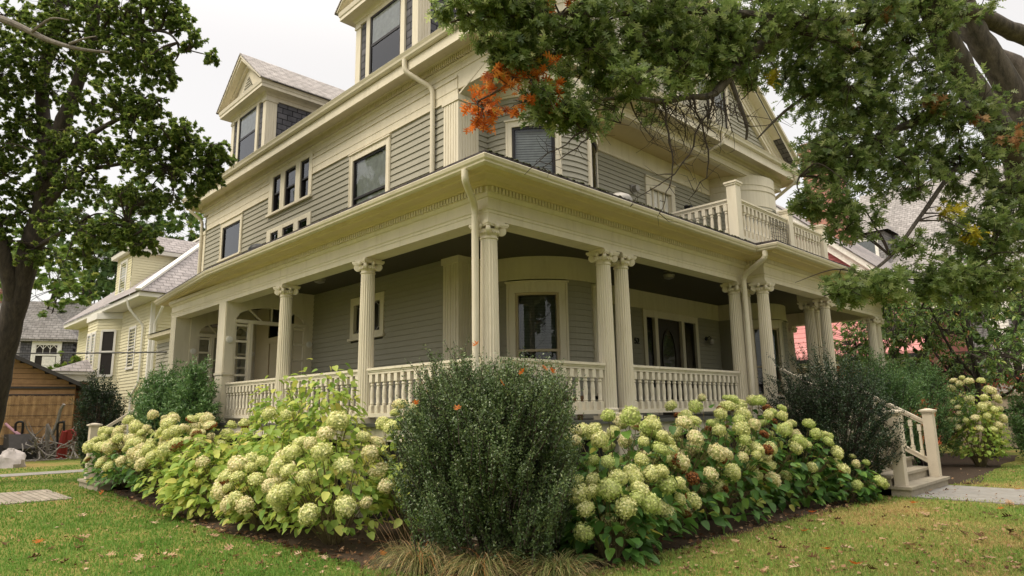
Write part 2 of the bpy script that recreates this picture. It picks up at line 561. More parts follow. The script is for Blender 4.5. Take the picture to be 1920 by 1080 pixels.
def window(parent, fr, u0, u1, z0, z1, cw=0.11, sash=True, rail=0.5, blind=0.0, glass='glass', blind_mat='blind', sill=True,
           head=0.0, trim='trim', frame_mat='sash_dark', n_out=0.045, fw=0.045, deep=0.05, name='window', back=True):
    """casing (the part), sash, pane and blind below it"""
    m = MB(); f = fr
    top = z1 - cw - head
    bot = z0 + (0.05 if sill else cw)
    f.box(m, u0, u0 + cw, z0 + (0.05 if sill else 0), z1, -0.03, n_out)
    f.box(m, u1 - cw, u1, z0 + (0.05 if sill else 0), z1, -0.03, n_out)
    f.box(m, u0 + cw, u1 - cw, top, z1, -0.03, n_out - 0.003)
    f.box(m, u0 + 0.02, u0 + 0.045, bot, z1 - 0.02, n_out, n_out + 0.012)
    f.box(m, u1 - 0.045, u1 - 0.02, bot, z1 - 0.02, n_out, n_out + 0.012)
    f.box(m, u0 - 0.015, u1 + 0.015, z1, z1 + 0.03, -0.01, n_out + 0.03)
    if sill:
        f.box(m, u0 - 0.03, u1 + 0.03, z0, z0 + 0.05, -0.08, n_out + 0.045)
    else:
        f.box(m, u0 + cw, u1 - cw, z0, z0 + cw, -0.03, n_out - 0.003)
    w = m.build(name, trim, parent)
    a, b, c, d = u0 + cw, u1 - cw, bot, top
    m = MB()
    f.box(m, a, a + fw, c, d, -deep - 0.03, 0.012); f.box(m, b - fw, b, c, d, -deep - 0.03, 0.012)
    f.box(m, a + fw, b - fw, d - fw, d, -deep - 0.03, 0.010); f.box(m, a + fw, b - fw, c, c + fw, -deep - 0.03, 0.010)
    mid = c + (d - c) * rail
    if sash:
        f.box(m, a + fw, b - fw, mid - 0.022, mid + 0.022, -deep - 0.03, 0.006)
    m.build('sash', frame_mat, w)
    m = MB()
    f.quad(m, [(a + fw, -0.012, mid if sash else c + fw), (b - fw, -0.012, mid if sash else c + fw), (b - fw, -0.012, d - fw), (a + fw, -0.012, d - fw)])
    if sash:
        f.quad(m, [(a + fw, -0.042, c + fw), (b - fw, -0.042, c + fw), (b - fw, -0.042, mid), (a + fw, -0.042, mid)])
    m.build('pane', glass, w)
    if blind > 0:
        m = MB(); zb = d - (d - c) * blind
        k = max(3, int((d - zb) / 0.05)); e = (d - zb) / k
        for i in range(k):
            z = zb + i * e
            m.add([f.p(a, -0.075, z), f.p(b, -0.075, z), f.p(b, -0.095, z + e * 0.98), f.p(a, -0.095, z + e * 0.98)], [(0, 1, 2, 3)])
        m.build('blind', blind_mat, w)
    if back:
        m = MB()
        f.quad(m, [(a - 0.1, -0.5, c - 0.1), (b + 0.1, -0.5, c - 0.1), (b + 0.1, -0.5, d + 0.1), (a - 0.1, -0.5, d + 0.1)])
        for q in ((a - 0.1, a - 0.1), (b + 0.1, b + 0.1)):
            f.quad(m, [(q[0], -0.5, c - 0.1), (q[0], -0.04, c - 0.1), (q[0], -0.04, d + 0.1), (q[0], -0.5, d + 0.1)])
        f.quad(m, [(a - .1, -0.5, c - 0.1), (b + .1, -0.5, c - 0.1), (b + .1, -0.04, c - 0.1), (a - .1, -0.04, c - 0.1)])
        f.quad(m, [(a - .1, -0.5, d + 0.1), (b + .1, -0.5, d + 0.1), (b + .1, -0.04, d + 0.1), (a - .1, -0.04, d + 0.1)])
        m.build('room_behind', 'interior_dark', w)
    return w


def dentils(mb, fr, u0, u1, z0, z1, n0, n1, pitch=0.062, w=0.036):
    k = int((u1 - u0) / pitch)
    for i in range(k):
        a = u0 + i * pitch
        fr.box(mb, a, a + w, z0, z1, n0, n1)


def downspout(name, pts, parent, r=0.042, mat='trim'):
    m = MB()
    P = [Vector(p) for p in pts]
    # round the elbows
    Q = [P[0]]
    for i in range(1, len(P) - 1):
        a, b, c = P[i - 1], P[i], P[i + 1]
        k = min(0.12, (b - a).length * 0.45, (c - b).length * 0.45)
        p1 = b + (a - b).normalized() * k; p2 = b + (c - b).normalized() * k
        for t in (0, 0.25, 0.5, 0.75, 1):
            Q.append(p1 * (1 - t) ** 2 + b * 2 * t * (1 - t) + p2 * t * t)
    Q.append(P[-1])
    m.tube(Q, r, 12)
    return m.build(name, mat, parent, smooth=True)

# ------------------------------------------------------------------ the house
WY, XF = 2.06, -3.06            # wall planes: side wall, front wall
ZF, ZR, ZE, ZC = 1.353, 2.177, 3.916, 4.285
FL = Frame('x', WY, -1)
FF = Frame('y', XF, +1)
YB = 13.95                      # far end of the front
house = thing('victorian_house', 'large grey clapboard house with cream trim, slate dormers and a columned porch round its corner', 'house', (-8, 8, 0))


class Cyl:
    """the wall of a round bay: u is arc length measured from the bay's forward axis"""
    def __init__(s, cx, cy, R):
        s.cx, s.cy, s.R = cx, cy, R

    def p(s, u, n, z):
        a = u / s.R
        return (s.cx + (s.R + n) * math.cos(a), s.cy + (s.R + n) * math.sin(a), z)

    def box(s, mb, u0, u1, z0, z1, n0, n1):
        k = max(1, int(math.ceil(abs(u1 - u0) / 0.10)))
        vs = []
        for i in range(k + 1):
            u = u0 + (u1 - u0) * i / k
            vs += [s.p(u, n0, z0), s.p(u, n1, z0), s.p(u, n1, z1), s.p(u, n0, z1)]
        fs = [(0, 1, 2, 3), (4 * k + 3, 4 * k + 2, 4 * k + 1, 4 * k)]
        for i in range(k):
            for j in range(4):
                j2 = (j + 1) % 4
                fs.append((4 * i + j, 4 * i + 4 + j, 4 * i + 4 + j2, 4 * i + j2))
        mb.add(vs, fs)

    def quad(s, mb, pts):
        if len(pts) != 4:
            mb.add([s.p(*q) for q in pts], [tuple(range(len(pts)))]); return
        a, b, c, d = pts
        k = max(1, int(math.ceil(abs(b[0] - a[0]) / 0.10)))
        lo = [s.p(*(np.array(a) + (np.array(b) - np.array(a)) * i / k)) for i in range(k + 1)]
        hi = [s.p(*(np.array(d) + (np.array(c) - np.array(d)) * i / k)) for i in range(k + 1)]
        mb.add(lo + hi, [(i, i + 1, k + 2 + i, k + 1 + i) for i in range(k)])


def clap_cyl(mb, fr, u0, u1, z0, z1, e, holes=()):
    cuts = [u0 + (u1 - u0) * i / 40 for i in range(41)]
    for h in holes:
        cuts += [h[0], h[1]]
    cuts = sorted(c for c in cuts if u0 <= c <= u1)
    n = max(1, int(round((z1 - z0) / e))); e = (z1 - z0) / n
    for i in range(n):
        a, b = z0 + i * e, z0 + (i + 1) * e
        for p, q in zip(cuts[:-1], cuts[1:]):
            if q - p < 1e-4: continue
            mid = (p + q) / 2
            if any(h[0] < mid < h[1] and h[2] < b - 1e-4 and h[3] > a + 1e-4 for h in holes):
                continue
            mb.add([fr.p(p, .026, a), fr.p(q, .026, a), fr.p(q, .004, b), fr.p(p, .004, b), fr.p(q, 0, a), fr.p(p, 0, a)],
                   [(0, 1, 2, 3), (0, 5, 4, 1)])


# ---- openings on the side wall (outer casing rectangles)
W1 = (-14.50, -12.87, 6.10, 7.33)
W3 = (-11.16, -8.72, 6.80, 8.00)
W3L = (-11.16, -8.70, 5.40, 6.42)
W4 = (-6.93, -5.28, 5.40, 7.31)
LEADW = (-6.70, -5.41, 3.03, 3.96)
sh = 0.03
hole = lambda r: (r[0] + sh, r[1] - sh, r[2] + sh, r[3] - sh)
m = MB()
clap(m, FL, -16.1, -3.41, 4.45, 7.39, 0.14, [hole(W1), (W3[0] + sh, W3[1] - sh, W3[2] + sh, 7.5), hole(W3L), hole(W4)])
clap(m, FL, -8.42, -3.45, ZF, ZC + 0.02, 0.11, [hole(LEADW)])
clap(m, FL, -16.1, -11.6, 0.3, ZC + 0.15, 0.11)
m.build('side_wall', 'siding', house)
m = MB()
BAYC = (XF, 4.10, 1.30)
BAY2 = (XF, 12.6, 1.22)
B1, B2 = Cyl(*BAYC), Cyl(*BAY2)
DOOR = (7.71, 10.19, ZF, 3.84)
UDOOR = (8.12, 9.45, 4.6, 7.27)
for ua, ub, za, zb, ee, hh in ((2.5, 2.86, ZF, 3.87, .11, []), (5.34, 11.5, ZF, 3.87, .11, [(DOOR[0] + sh, DOOR[1] - sh, 1.3, DOOR[3] - sh)]), (13.7, YB, ZF, 3.87, .11, []),
                               (2.5, 2.86, 4.5, 7.45, .115, []), (5.34, 11.5, 4.5, 7.45, .115, [(UDOOR[0] + sh, UDOOR[1] - sh, 4.4, UDOOR[3] - sh)]), (13.7, YB, 4.5, 7.45, .115, [])):
    m = MB(); clap(m, FF, ua, ub, za, zb, ee, hh); m.build('front_wall', 'siding', house)
# closed rear, far sides, floor between storeys and attic floor keep the rooms dark
m = MB()
m.box(-16.08, -15.98, 2.1, 14.2, 0, 8.2); m.box(-15.97, XF - 0.05, 14.1, 14.2, 0, 8.2)
m.box(-15.97, XF - 0.6, 2.6, 14.09, 4.40, 4.48); m.box(-15.97, -2.3, 2.15, 14.09, 8.24, 8.30)
m.build('rear_wall', 'siding', house)

for nm, cyl, wins, half in (('round_bay', B1, ((-46.5, 0), (30.0, 1)), 78), ('round_bay', B2, ((-30.0, 0), (46.5, 1)), 78)):
    R = cyl.R; rad = lambda d: math.radians(d) * R
    hg, hu = [], []
    for a, _ in wins:
        hg.append((rad(a) - 0.56, rad(a) + 0.56, 1.75, 3.80)); hu.append((rad(a) - 0.53, rad(a) + 0.53, 4.95, 6.95))
    m = MB()
    clap_cyl(m, cyl, rad(-95), rad(95), ZF, 3.87, 0.11, hg)
    clap_cyl(m, cyl, rad(-95), rad(95), 4.5, 7.45, 0.115, hu)
    bay = m.build(nm, 'siding', house)
    m = MB()
    cyl.box(m, rad(-98), rad(98), 3.87, ZC, -0.02, 0.035); cyl.box(m, rad(-98), rad(98), 3.855, 3.90, 0.035, 0.055)
    m.build('bay_frieze', 'trim', bay); m = MB()
    cyl.box(m, rad(-98), rad(98), 7.45 if cyl is B1 else 7.05, 7.95, -0.02, 0.03); cyl.box(m, rad(-98), rad(98), 7.50, 7.53, 0.03, 0.05)
    cyl.box(m, rad(-98), rad(98), 7.66, 7.69, 0.03, 0.045)
    m.build('bay_frieze', 'trim', bay)
    for h in hg:
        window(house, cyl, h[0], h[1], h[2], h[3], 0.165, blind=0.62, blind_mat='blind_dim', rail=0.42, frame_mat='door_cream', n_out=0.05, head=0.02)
    for h in hu:
        window(house, cyl, h[0], h[1], h[2], h[3], 0.12, blind=0.85, rail=0.30)

# ---- side windows
w = window(house, FL, *W1, 0.16, blind=0.0, rail=0.5, sash=False)
w = window(house, FL, *W4, 0.15, blind=0.0, rail=0.47)
m = MB(); k = 30
for i in range(k):
    a = W4[0] + .18 + 1.30 * i / k; n0, n1 = -.062 - .006 * math.sin(i * 1.7), -.062 - .006 * math.sin(i * 1.7 + 1.7)
    FL.quad(m, [(a, n0, W4[2] + .2), (a + 1.3 / k, n1, W4[2] + .2), (a + 1.3 / k, n1, W4[3] - .17), (a, n0, W4[3] - .17)])
m.build('curtain', 'curtain', w)
for nm, zz, hh in (('tall', W3, 0), ('low', W3L, 0)):
    pass


def triple(r, panes, blind, rail):
    m = MB(); u0, u1, z0, z1 = r
    ed = [u0] + [p for q in panes for p in q] + [u1]
    for i in range(0, len(ed), 2):
        FL.box(m, ed[i], ed[i + 1], z0 + 0.06, z1, -0.03, 0.045)
    for a, b in panes:
        FL.box(m, a, b, z1 - 0.11, z1, -0.03, 0.042)
    FL.box(m, u0 - 0.03, u1 + 0.03, z0, z0 + 0.06, -0.06, 0.09)
    wo = m.build('triple_window', 'trim', house)
    zc, zd = z0 + 0.06, z1 - 0.11
    for a, b in panes:
        m = MB()
        FL.box(m, a, a + .05, zc, zd, -.08, .012); FL.box(m, b - .05, b, zc, zd, -.08, .012)
        FL.box(m, a + .05, b - .05, zd - .045, zd, -.08, .010); FL.box(m, a + .05, b - .05, zc, zc + .05, -.08, .010)
        mid = zc + (zd - zc) * rail
        FL.box(m, a + .05, b - .05, mid - .022, mid + .022, -.08, .006)
        m.build('sash', 'sash_dark', wo)
        m = MB()
        FL.quad(m, [(a + .05, -.012, mid), (b - .05, -.012, mid), (b - .05, -.012, zd - .04), (a + .05, -.012, zd - .04)])
        FL.quad(m, [(a + .05, -.045, zc + .05), (b - .05, -.045, zc + .05), (b - .05, -.045, mid), (a + .05, -.045, mid)])
        m.build('pane', 'glass', wo)
    m = MB()
    FL.quad(m, [(u0, -.5, z0), (u1, -.5, z0), (u1, -.5, z1), (u0, -.5, z1)])
    FL.quad(m, [(u0, -.5, z0), (u0, -.05, z0), (u0, -.05, z1), (u0, -.5, z1)]); FL.quad(m, [(u1, -.5, z0), (u1, -.05, z0), (u1, -.05, z1), (u1, -.5, z1)])
    m.build('room_behind', 'interior_dark', wo)


PN = ((-10.93, -10.47), (-10.22, -9.60), (-9.35, -8.88))
triple(W3, PN, 0, 0.52)
triple(W3L, PN, 0, 0.5)

# leaded little window on the porch
u0, u1, z0, z1 = LEADW
m = MB()
FL.box(m, u0, u0 + .14, z0 + .05, z1, -.05, .04); FL.box(m, u1 - .14, u1, z0 + .05, z1, -.05, .04)
FL.box(m, u0 + .14, u1 - .14, z1 - .16, z1, -.05, .037); FL.box(m, u0 + .14, u1 - .14, z0 + .05, z0 + .15, -.05, .037)
FL.box(m, u0 - .04, u1 + .04, z0, z0 + .05, -.05, .075)
lw = m.build('leaded_window', 'trim', house)
m = MB(); a, b, c, d = u0 + .14, u1 - .14, z0 + .15, z1 - .16
FL.quad(m, [(a, -.03, c), (b, -.03, c), (b, -.03, d), (a, -.03, d)]); m.build('pane', 'glass', lw)
m = MB()
for k in range(4):
    x0 = a + (b - a) * k / 4; x1 = a + (b - a) * (k + 1) / 4; xm = (x0 + x1) / 2
    P = lambda u, z: FL.p(u, -.026, z)
    m.beam(P(xm, c + .09), P(xm, d - .09), .014, .012, (0, 1, 0))
    for (uu, zz, vz) in ((x0, d, d - .09), (x1, d, d - .09), (x0, c, c + .09), (x1, c, c + .09)):
        m.beam(P(xm, vz), P(uu, zz), .014, .012, (0, 1, 0))
m.build('leading', 'lead', lw)
m = MB(); FL.quad(m, [(a - .1, -.3, c - .1), (b + .1, -.3, c - .1), (b + .1, -.3, d + .1), (a - .1, -.3, d + .1)]); m.build('room_behind', 'interior_dark', lw)

# ---- pilasters at the corner, both storeys
m = MB()
for z0, z1 in ((ZF, ZC), (4.5, 7.42)):
    FL.box(m, -3.45, XF + 0.05, z0, z1 - .12, -.02, .05)
    FL.box(m, -3.48, XF + 0.075, z1 - .12, z1, -.02, .075)
    FL.box(m, -3.48, XF + 0.075, z0, z0 + .2, -.02, .07)
    FF.box(m, WY - .045, WY + .46, z0 + .2, z1 - .12, -.02, .047)
    for i in range(7):
        FF.box(m, WY - .01 + i * .066, WY + .03 + i * .066, z0 + .22, z1 - .14, .047, .058)
    for i in range(5):
        FL.box(m, -3.42 + i * .075, -3.38 + i * .075, z0 + .22, z1 - .14, .05, .060)
    FF.box(m, WY - .07, WY + .49, z1 - .119, z1 - .001, -.02, .072)
m.build('pilaster', 'trim', house)
m = MB()
FL.box(m, -16.12, -15.78, 4.45, 7.39, -.02, .035); FL.box(m, -16.15, -15.75, 7.27, 7.39, -.02, .055)
FL.box(m, -11.75, -11.55, ZF, ZC, -.02, .035)
m.build('corner_board', 'trim', house)

# ---- main cornice: frieze boards, dentils, fascia, soffit, gutter
epath = [(-16.1, 14.15), (-16.1, WY), (-2.12, WY), (-2.12, YB), (-6.0, YB)]
full = [(-.12, 7.92), (.03, 7.92), (.03, 7.98), (.015, 8.0), (.015, 8.06), (.045, 8.08), (.06, 8.11), (.045, 8.115), (.045, 8.225),
        (.11, 8.232), (.14, 8.258), (.40, 8.262), (.40, 8.175), (.45, 8.175), (.45, 8.38), (-.12, 8.38)]
m = MB(); m.sweep(epath, full); m.build('cornice', 'trim', house)
m = MB()
for a, b in ((-15.75, W3[0] - .002), (W3[1] + .002, XF + .0)):
    FL.box(m, a, b, 7.392, 7.56, -.02, .026); FL.box(m, a, b, 7.56, 7.772, -.02, .036)
    FL.box(m, a, b, 7.772, 7.80, -.02, .058); FL.box(m, a, b, 7.806, 7.83, -.02, .046); FL.box(m, a, b, 7.83, 7.925, -.02, .012)
    FL.box(m, a, b, 7.375, 7.394, -.02, .05)
FL.box(m, XF + .002, -2.13, 7.55, 7.925, -.02, .012)
FL.box(m, W3[0] - .001, W3[1] + .001, 7.985, 8.0, -.02, .05)
m.build('frieze', 'trim', house)
Fb = Frame('y', -2.12, +1)
for ff, ua, ub in ((FL, -16.05, -2.12), (Fb, WY, YB - .1)):
    m = MB(); dentils(m, ff, ua, ub, 8.118, 8.222, .045, .115); m.build('dentil_band', 'trim', house)
gut = [(.455, 8.385), (.50, 8.385), (.535, 8.42), (.545, 8.46), (.575, 8.52), (.567, 8.53), (.545, 8.515), (.46, 8.40)]
m = MB(); m.sweep(epath, gut); m.build('gutter', 'gutter_paint', house)
# beam and ceiling of the recess under the gable
m = MB()
m.box(-2.30, -2.135, WY + .02, YB - .05, 7.90, 8.24)
FF.box(m, 2.5, YB, 7.45, 7.935, .0, .028); FF.box(m, 2.5, YB, 7.46, 7.50, .028, .045)
m.build('recess_beam', 'trim', house)
m = MB(); m.box(XF - .02, -2.302, WY + .02, YB - .05, 7.94, 8.0); m.build('recess_ceiling', 'soffit_shade_tint', house)
# angled bracket where the overhang meets the corner pilaster
m = MB()
m.prism([(-3.02, 7.46), (-2.14, 7.90), (-2.14, 7.99), (-3.02, 7.99)], 'y', WY + .02, WY + .12)
m.prism([(-3.02, 7.42), (-2.10, 7.86), (-2.10, 7.90), (-3.02, 7.46)], 'y', WY - .02, WY + .5)
m.build('corner_bracket', 'trim_worn', house)

# ---- main roof and front gable
SL = 0.663
m = MB()
ze = 8.53; yr = 8.0; zr = ze + SL * (yr - 1.60)
xl, xr = -16.56, -1.60
m.add([(xl, 1.55, ze - .02), (xr - .05, 1.55, ze - .02), (xr - .05, yr, zr + .33), (xl + 6.4, yr, zr + .33), (xl, 14.42, ze - .02), (xr - .05, 14.42, ze - .02)],
      [(0, 1, 2, 3), (4, 3, 2, 5), (0, 3, 4)])
m.build('roof', 'roof_shingle', house)
FG = Frame('y', -2.02, +1)
gz0, gd = 8.50, 5.55
gedge = lambda z: (8.0 - gd - .25 + (z - gz0) / .70, 8.0 + gd + .25 - (z - gz0) / .70)
GW = [(7.15, 8.05, 8.78, 10.25), (8.07, 8.95, 8.78, 10.25), (9.05, 9.87, 8.78, 10.25), (9.90, 10.78, 8.78, 10.25)]
m = MB()
clap(m, FG, 0, 0, gz0, gz0 + gd * .70 - .05, 0.115, [hole(g) for g in GW], edge=gedge)
m.box(-2.6, -2.03, 2.4, 13.6, 8.3, 8.5); m.prism([(2.3, 8.5), (13.7, 8.5), (8, 12.3)], 'x', -2.2, -2.035)
gab = m.build('gable_wall', 'siding', house)
for g in GW:
    window(house, FG, *g, 0.10, blind=0.9, blind_mat='curtain', rail=0.5)
m = MB()
for s in (-1, 1):
    P = lambda d, z, x: (x, 8.0 + s * d, z)
    def rk(n0, n1, t0, t1):            # rake board between two offsets from the roof line
        top = lambda d, t: 8.97 + SL * (6.42 - d) - t
        dm = min(6.40, 6.42 - (8.55 + t0 - 8.97) / SL)          # stop on the cornice
        dl = min(6.40, 6.42 - (8.55 + t1 - 8.97) / SL)
        a = [P(dm, max(8.54, top(dm, t0)), n0), P(0, top(0, t0), n0), P(0, top(0, t1), n0), P(dl, max(8.53, top(dl, t1)), n0),
             P(dm, max(8.54, top(dm, t0)), n1), P(0, top(0, t0), n1), P(0, top(0, t1), n1), P(dl, max(8.53, top(dl, t1)), n1)]
        m.add(a, [(0, 1, 2, 3), (7, 6, 5, 4), (0, 4, 5, 1), (3, 2, 6, 7), (0, 3, 7, 4), (1, 5, 6, 2)])
    rk(-2.6, -1.64, 0.0, 0.10); rk(-2.6, -1.60, 0.09, 0.19); rk(-2.05, -1.68, 0.18, 0.40); rk(-2.05, -1.90, .39, .52)
    rk(-2.10, -1.955, 0.51, 0.95); rk(-2.06, -1.925, 0.80, 0.83); rk(-2.06, -1.92, 0.93, 1.02)
m.build('rake_cornice', 'trim', gab)
n = 90
for s in (-1, 1):
    m = MB()
    for i in range(n):
        d = 0.1 + i * 5.9 / n; z = 8.97 + SL * (6.42 - d) - .52
        m.box(-1.955, -1.915, 8 + s * d - .016, 8 + s * d + .016, z - .1, z)
    m.build('dentil_band', 'trim', gab)

# ---- dormers


def dormer(cx, hw=1.21, zt=10.95, zp=12.28, cheek_side=1):
    yf = WY; fr = Frame('x', yf, -1)
    m = MB()
    fr.box(m, cx - hw, cx + hw, 8.45, 10.66, -.12, 0)
    d = m.build('dormer', 'slate_x', house)
    for s in (-1, 1):
        m = MB(); x = cx + s * (hw - .01)
        m.add([(x, yf + .11, 8.4), (x, 6.2, 8.4), (x, 6.2, 10.66), (x, yf + .11, 10.66), (x - s * .1, yf + .11, 8.4), (x - s * .1, 6.2, 8.4), (x - s * .1, 6.2, 10.66), (x - s * .1, yf + .11, 10.66)],
              [(0, 1, 2, 3), (7, 6, 5, 4), (0, 3, 7, 4), (0, 4, 5, 1), (1, 5, 6, 2), (3, 2, 6, 7)])
        m.build('cheek', 'slate_y', d)
        m = MB(); xa = cx + s * (hw + .02)
        m.box(min(xa, xa - s * .20), max(xa, xa - s * .20), yf - .03, yf + .30, 8.42, 10.50)
        m.box(min(xa + s * .025, xa - s * .225), max(xa + s * .025, xa - s * .225), yf - .055, yf + .325, 10.44, 10.52)
        for k in range(4):
            m.box(min(xa, xa + s * .012), max(xa, xa + s * .012), yf + .01 + k * .07, yf + .045 + k * .07, 8.45, 10.40)
        m.build('corner_pilaster', 'trim', d)
    gu0, gu1 = cx - .60, cx + .62
    m = MB()
    fr.box(m, gu0 - .15, gu0, 8.9, 10.52, -.05, .05); fr.box(m, gu1, gu1 + .15, 8.9, 10.52, -.05, .05)
    fr.box(m, gu0 - .18, gu1 + .18, 8.82, 8.92, -.05, .09)
    wd = m.build('window_casing', 'trim', d)
    # opening: dark room, sash and glass sit in front of the slate panel
    m = MB()
    a, b, c, e = gu0, gu1, 8.95, 10.50
    fr.box(m, a, a + .05, c, e, .004, .035); fr.box(m, b - .05, b, c, e, .004, .035); fr.box(m, a + .05, b - .05, e - .05, e, .004, .033)
    fr.box(m, a + .05, b - .05, c, c + .05, .004, .033); fr.box(m, a + .05, b - .05, 9.73, 9.79, .004, .030)
    m.build('sash', 'sash_dark', d)
    m = MB(); fr.quad(m, [(a + .05, .006, c), (b - .05, .006, c), (b - .05, .006, 9.75), (a + .05, .006, 9.75)]); m.build('room_behind', 'interior_dark', d)
    m = MB()
    k = 26
    for i in range(k):
        u = a + .05 + (b - a - .1) * i / k; du = (b - a - .1) / k
        n0, n1 = .004 + .003 * math.sin(i * 1.9), .004 + .003 * math.sin((i + 1) * 1.9)
        fr.quad(m, [(u, n0, 9.76), (u + du, n1, 9.76), (u + du, n1, e - .04), (u, n0, e - .04)])
    m.build('curtain', 'curtain', d)
    m = MB(); fr.quad(m, [(a + .05, .016, c + .05), (b - .05, .016, c + .05), (b - .05, .016, 9.74), (a + .05, .016, 9.74)])
    fr.quad(m, [(a + .05, .022, 9.78), (b - .05, .022, 9.78), (b - .05, .022, e - .05), (a + .05, .022, e - .05)])
    m.build('pane', 'glass', d)
    # entablature round the top
    H = hw + .02
    pth = [(cx - H, 6.6), (cx - H, yf - .02), (cx + H, yf - .02), (cx + H, 6.6)]
    m = MB()
    m.sweep(pth, [(-.2, 10.50), (.02, 10.50), (.02, 10.60), (.04, 10.61), (.05, 10.66), (.09, 10.69), (.27, 10.70), (.29, 10.70), (.29, 10.78), (.31, 10.80), (.33, 10.90), (-.2, 10.90)])
    m.build('dormer_cornice', 'trim', d)
    # pediment
    ro = .36; y0 = yf - .02 - ro
    m = MB()
    h0 = H + ro
    tri = [(cx - h0 + .35, 10.91), (cx + h0 - .35, 10.91), (cx, zp - .34)]
    m.prism(tri, 'y', yf - .08, yf)
    for s in (-1, 1):
        for (ya, yb, t0, t1) in ((y0, yf - .02, .0, .10), (y0 + .04, yf - .02, .10, .20), (yf - .16, yf - .02, .2, .36)):
            sl = (zp - 10.92) / h0
            q = lambda dd, t: (cx + s * dd, max(10.905, zp - sl * dd - t))
            p0, p1, p2, p3 = q(0, t0), q(h0 - (0 if t0 == 0 else .05), t0), q(h0 - .05, t1), q(0, t1)
            vs = [(p[0], ya, p[1]) for p in (p0, p1, p2, p3)] + [(p[0], yb, p[1]) for p in (p0, p1, p2, p3)]
            m.add(vs, [(0, 1, 2, 3), (7, 6, 5, 4), (0, 4, 5, 1), (3, 2, 6, 7), (1, 5, 6, 2), (0, 3, 7, 4)])
    m.build('pediment', 'trim', d)
    m = MB(); ff = Frame('x', yf - .085, -1)
    lw_ = .55
    clap(m, ff, 0, 0, 10.97, 11.62, .085, edge=lambda z: (cx - max(.01, lw_ * (11.66 - z) / .69), cx + max(.01, lw_ * (11.66 - z) / .69)))
    m.build('gable_vent', 'siding', d)
    m = MB()
    for s in (-1, 1):
        a0 = (cx, y0 - .02, zp + .03); a1 = (cx + s * (h0 + .04), y0 - .02, 10.93)
        vs = [a0, a1, (a1[0], 6.9, a1[2]), (a0[0], 7.6, a0[2]), (a0[0], a0[1], a0[2] - .05), (a1[0], a1[1], a1[2] - .04), (a1[0], 6.9, a1[2] - .04), (a0[0], 7.6, a0[2] - .05)]
        m.add(vs, [(0, 1, 2, 3), (7, 6, 5, 4), (0, 4, 5, 1), (1, 5, 6, 2), (2, 6, 7, 3)])
    m.build('dormer_roof', 'dormer_shingle', d)
    return d


dormer(-12.92, 1.22)
dormer(-5.58, 1.21)

# ---- porch: floor, skirt, ceiling, beams
m = MB()
m.box(-11.95, .10, -.10, WY - .02, 1.30, ZF); m.box(XF + .02, .099, WY - .02, 15.1, 1.301, ZF - .001); m.box(.10, .52, 6.75, 10.45, 1.30, ZF)
m.build('porch_floor', 'floor_paint', house)
m = MB()
m.box(-11.93, .05, -.05, .0, 1.10, 1.30); m.box(.0, .05, .0, 15.05, 1.10, 1.299)
for x in (-11.7, -8.6, -5.85, -3.01, -.13):
    m.box(x - .2, x + .2, -.04, .3, 0, 1.10)
for y in (2.74, 6.9, 10.5, 14.7):
    m.box(-.3, .04, y - .25, y + .25, 0, 1.10)
m.build('porch_skirt', 'trim_worn', house)
m = MB()
m.box(-11.9, -.05, .06, .09, 0, 1.10); m.box(-.09, -.06, .10, 15, 0, 1.10)
m.build('skirt_lattice', 'interior_dark', house)
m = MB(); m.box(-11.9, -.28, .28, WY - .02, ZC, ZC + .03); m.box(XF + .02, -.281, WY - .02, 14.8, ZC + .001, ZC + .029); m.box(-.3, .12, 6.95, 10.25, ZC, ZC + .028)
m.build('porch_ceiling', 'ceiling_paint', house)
ppath = [(-11.92, WY), (-11.92, 0), (0, 0), (0, 6.88), (.40, 6.88), (.40, 10.33), (0, 10.33), (0, 15.0), (XF, 15.0)]
ent = [(-.30, ZE), (0, ZE), (0, ZE + .085), (.010, ZE + .088), (.010, ZE + .125), (.022, ZE + .128), (.026, ZE + .145), (.0, ZE + .15), (0, 4.205), (.02, 4.212), (.035, 4.235),
       (.045, 4.256), (.045, 4.345), (-.30, 4.345)]
m = MB(); m.sweep(ppath, ent); m.build('porch_entablature', 'trim', house)
gp = [(-12.42, 2.3), (-12.42, .375), (-8.21, 0), (0, 0), (0, 6.88), (.40, 6.88), (.40, 10.33), (0, 10.33), (0, 15.0), (XF, 15.0)]
crown = [(-.1, 4.335), (.10, 4.335), (.115, 4.352), (.15, 4.36), (.17, 4.372), (.30, 4.375), (.315, 4.362), (.35, 4.362), (.365, 4.378), (.42, 4.384), (.445, 4.40), (.455, 4.47), (-.1, 4.47)]
m = MB(); m.sweep(gp, crown); m.build('porch_soffit', 'soffit_shade_tint', house)
pg = [(.462, 4.388), (.50, 4.388), (.525, 4.405), (.53, 4.425), (.55, 4.445), (.565, 4.485), (.557, 4.494), (.54, 4.482), (.465, 4.40)]
m = MB(); m.sweep(gp, pg); m.build('porch_gutter', 'gutter_paint', house)
for ff, ua, ub in ((Frame('x', 0, -1), -11.9, .045), (Frame('y', 0, 1), 0, 6.86), (Frame('y', .40, 1), 6.84, 10.36), (Frame('y', 0, 1), 10.40, 15), (Frame('x', 6.88, -1), .06, .44)):
    m = MB(); dentils(m, ff, ua, ub, 4.26, 4.333, .045, .085); m.build('dentil_band', 'trim', house)
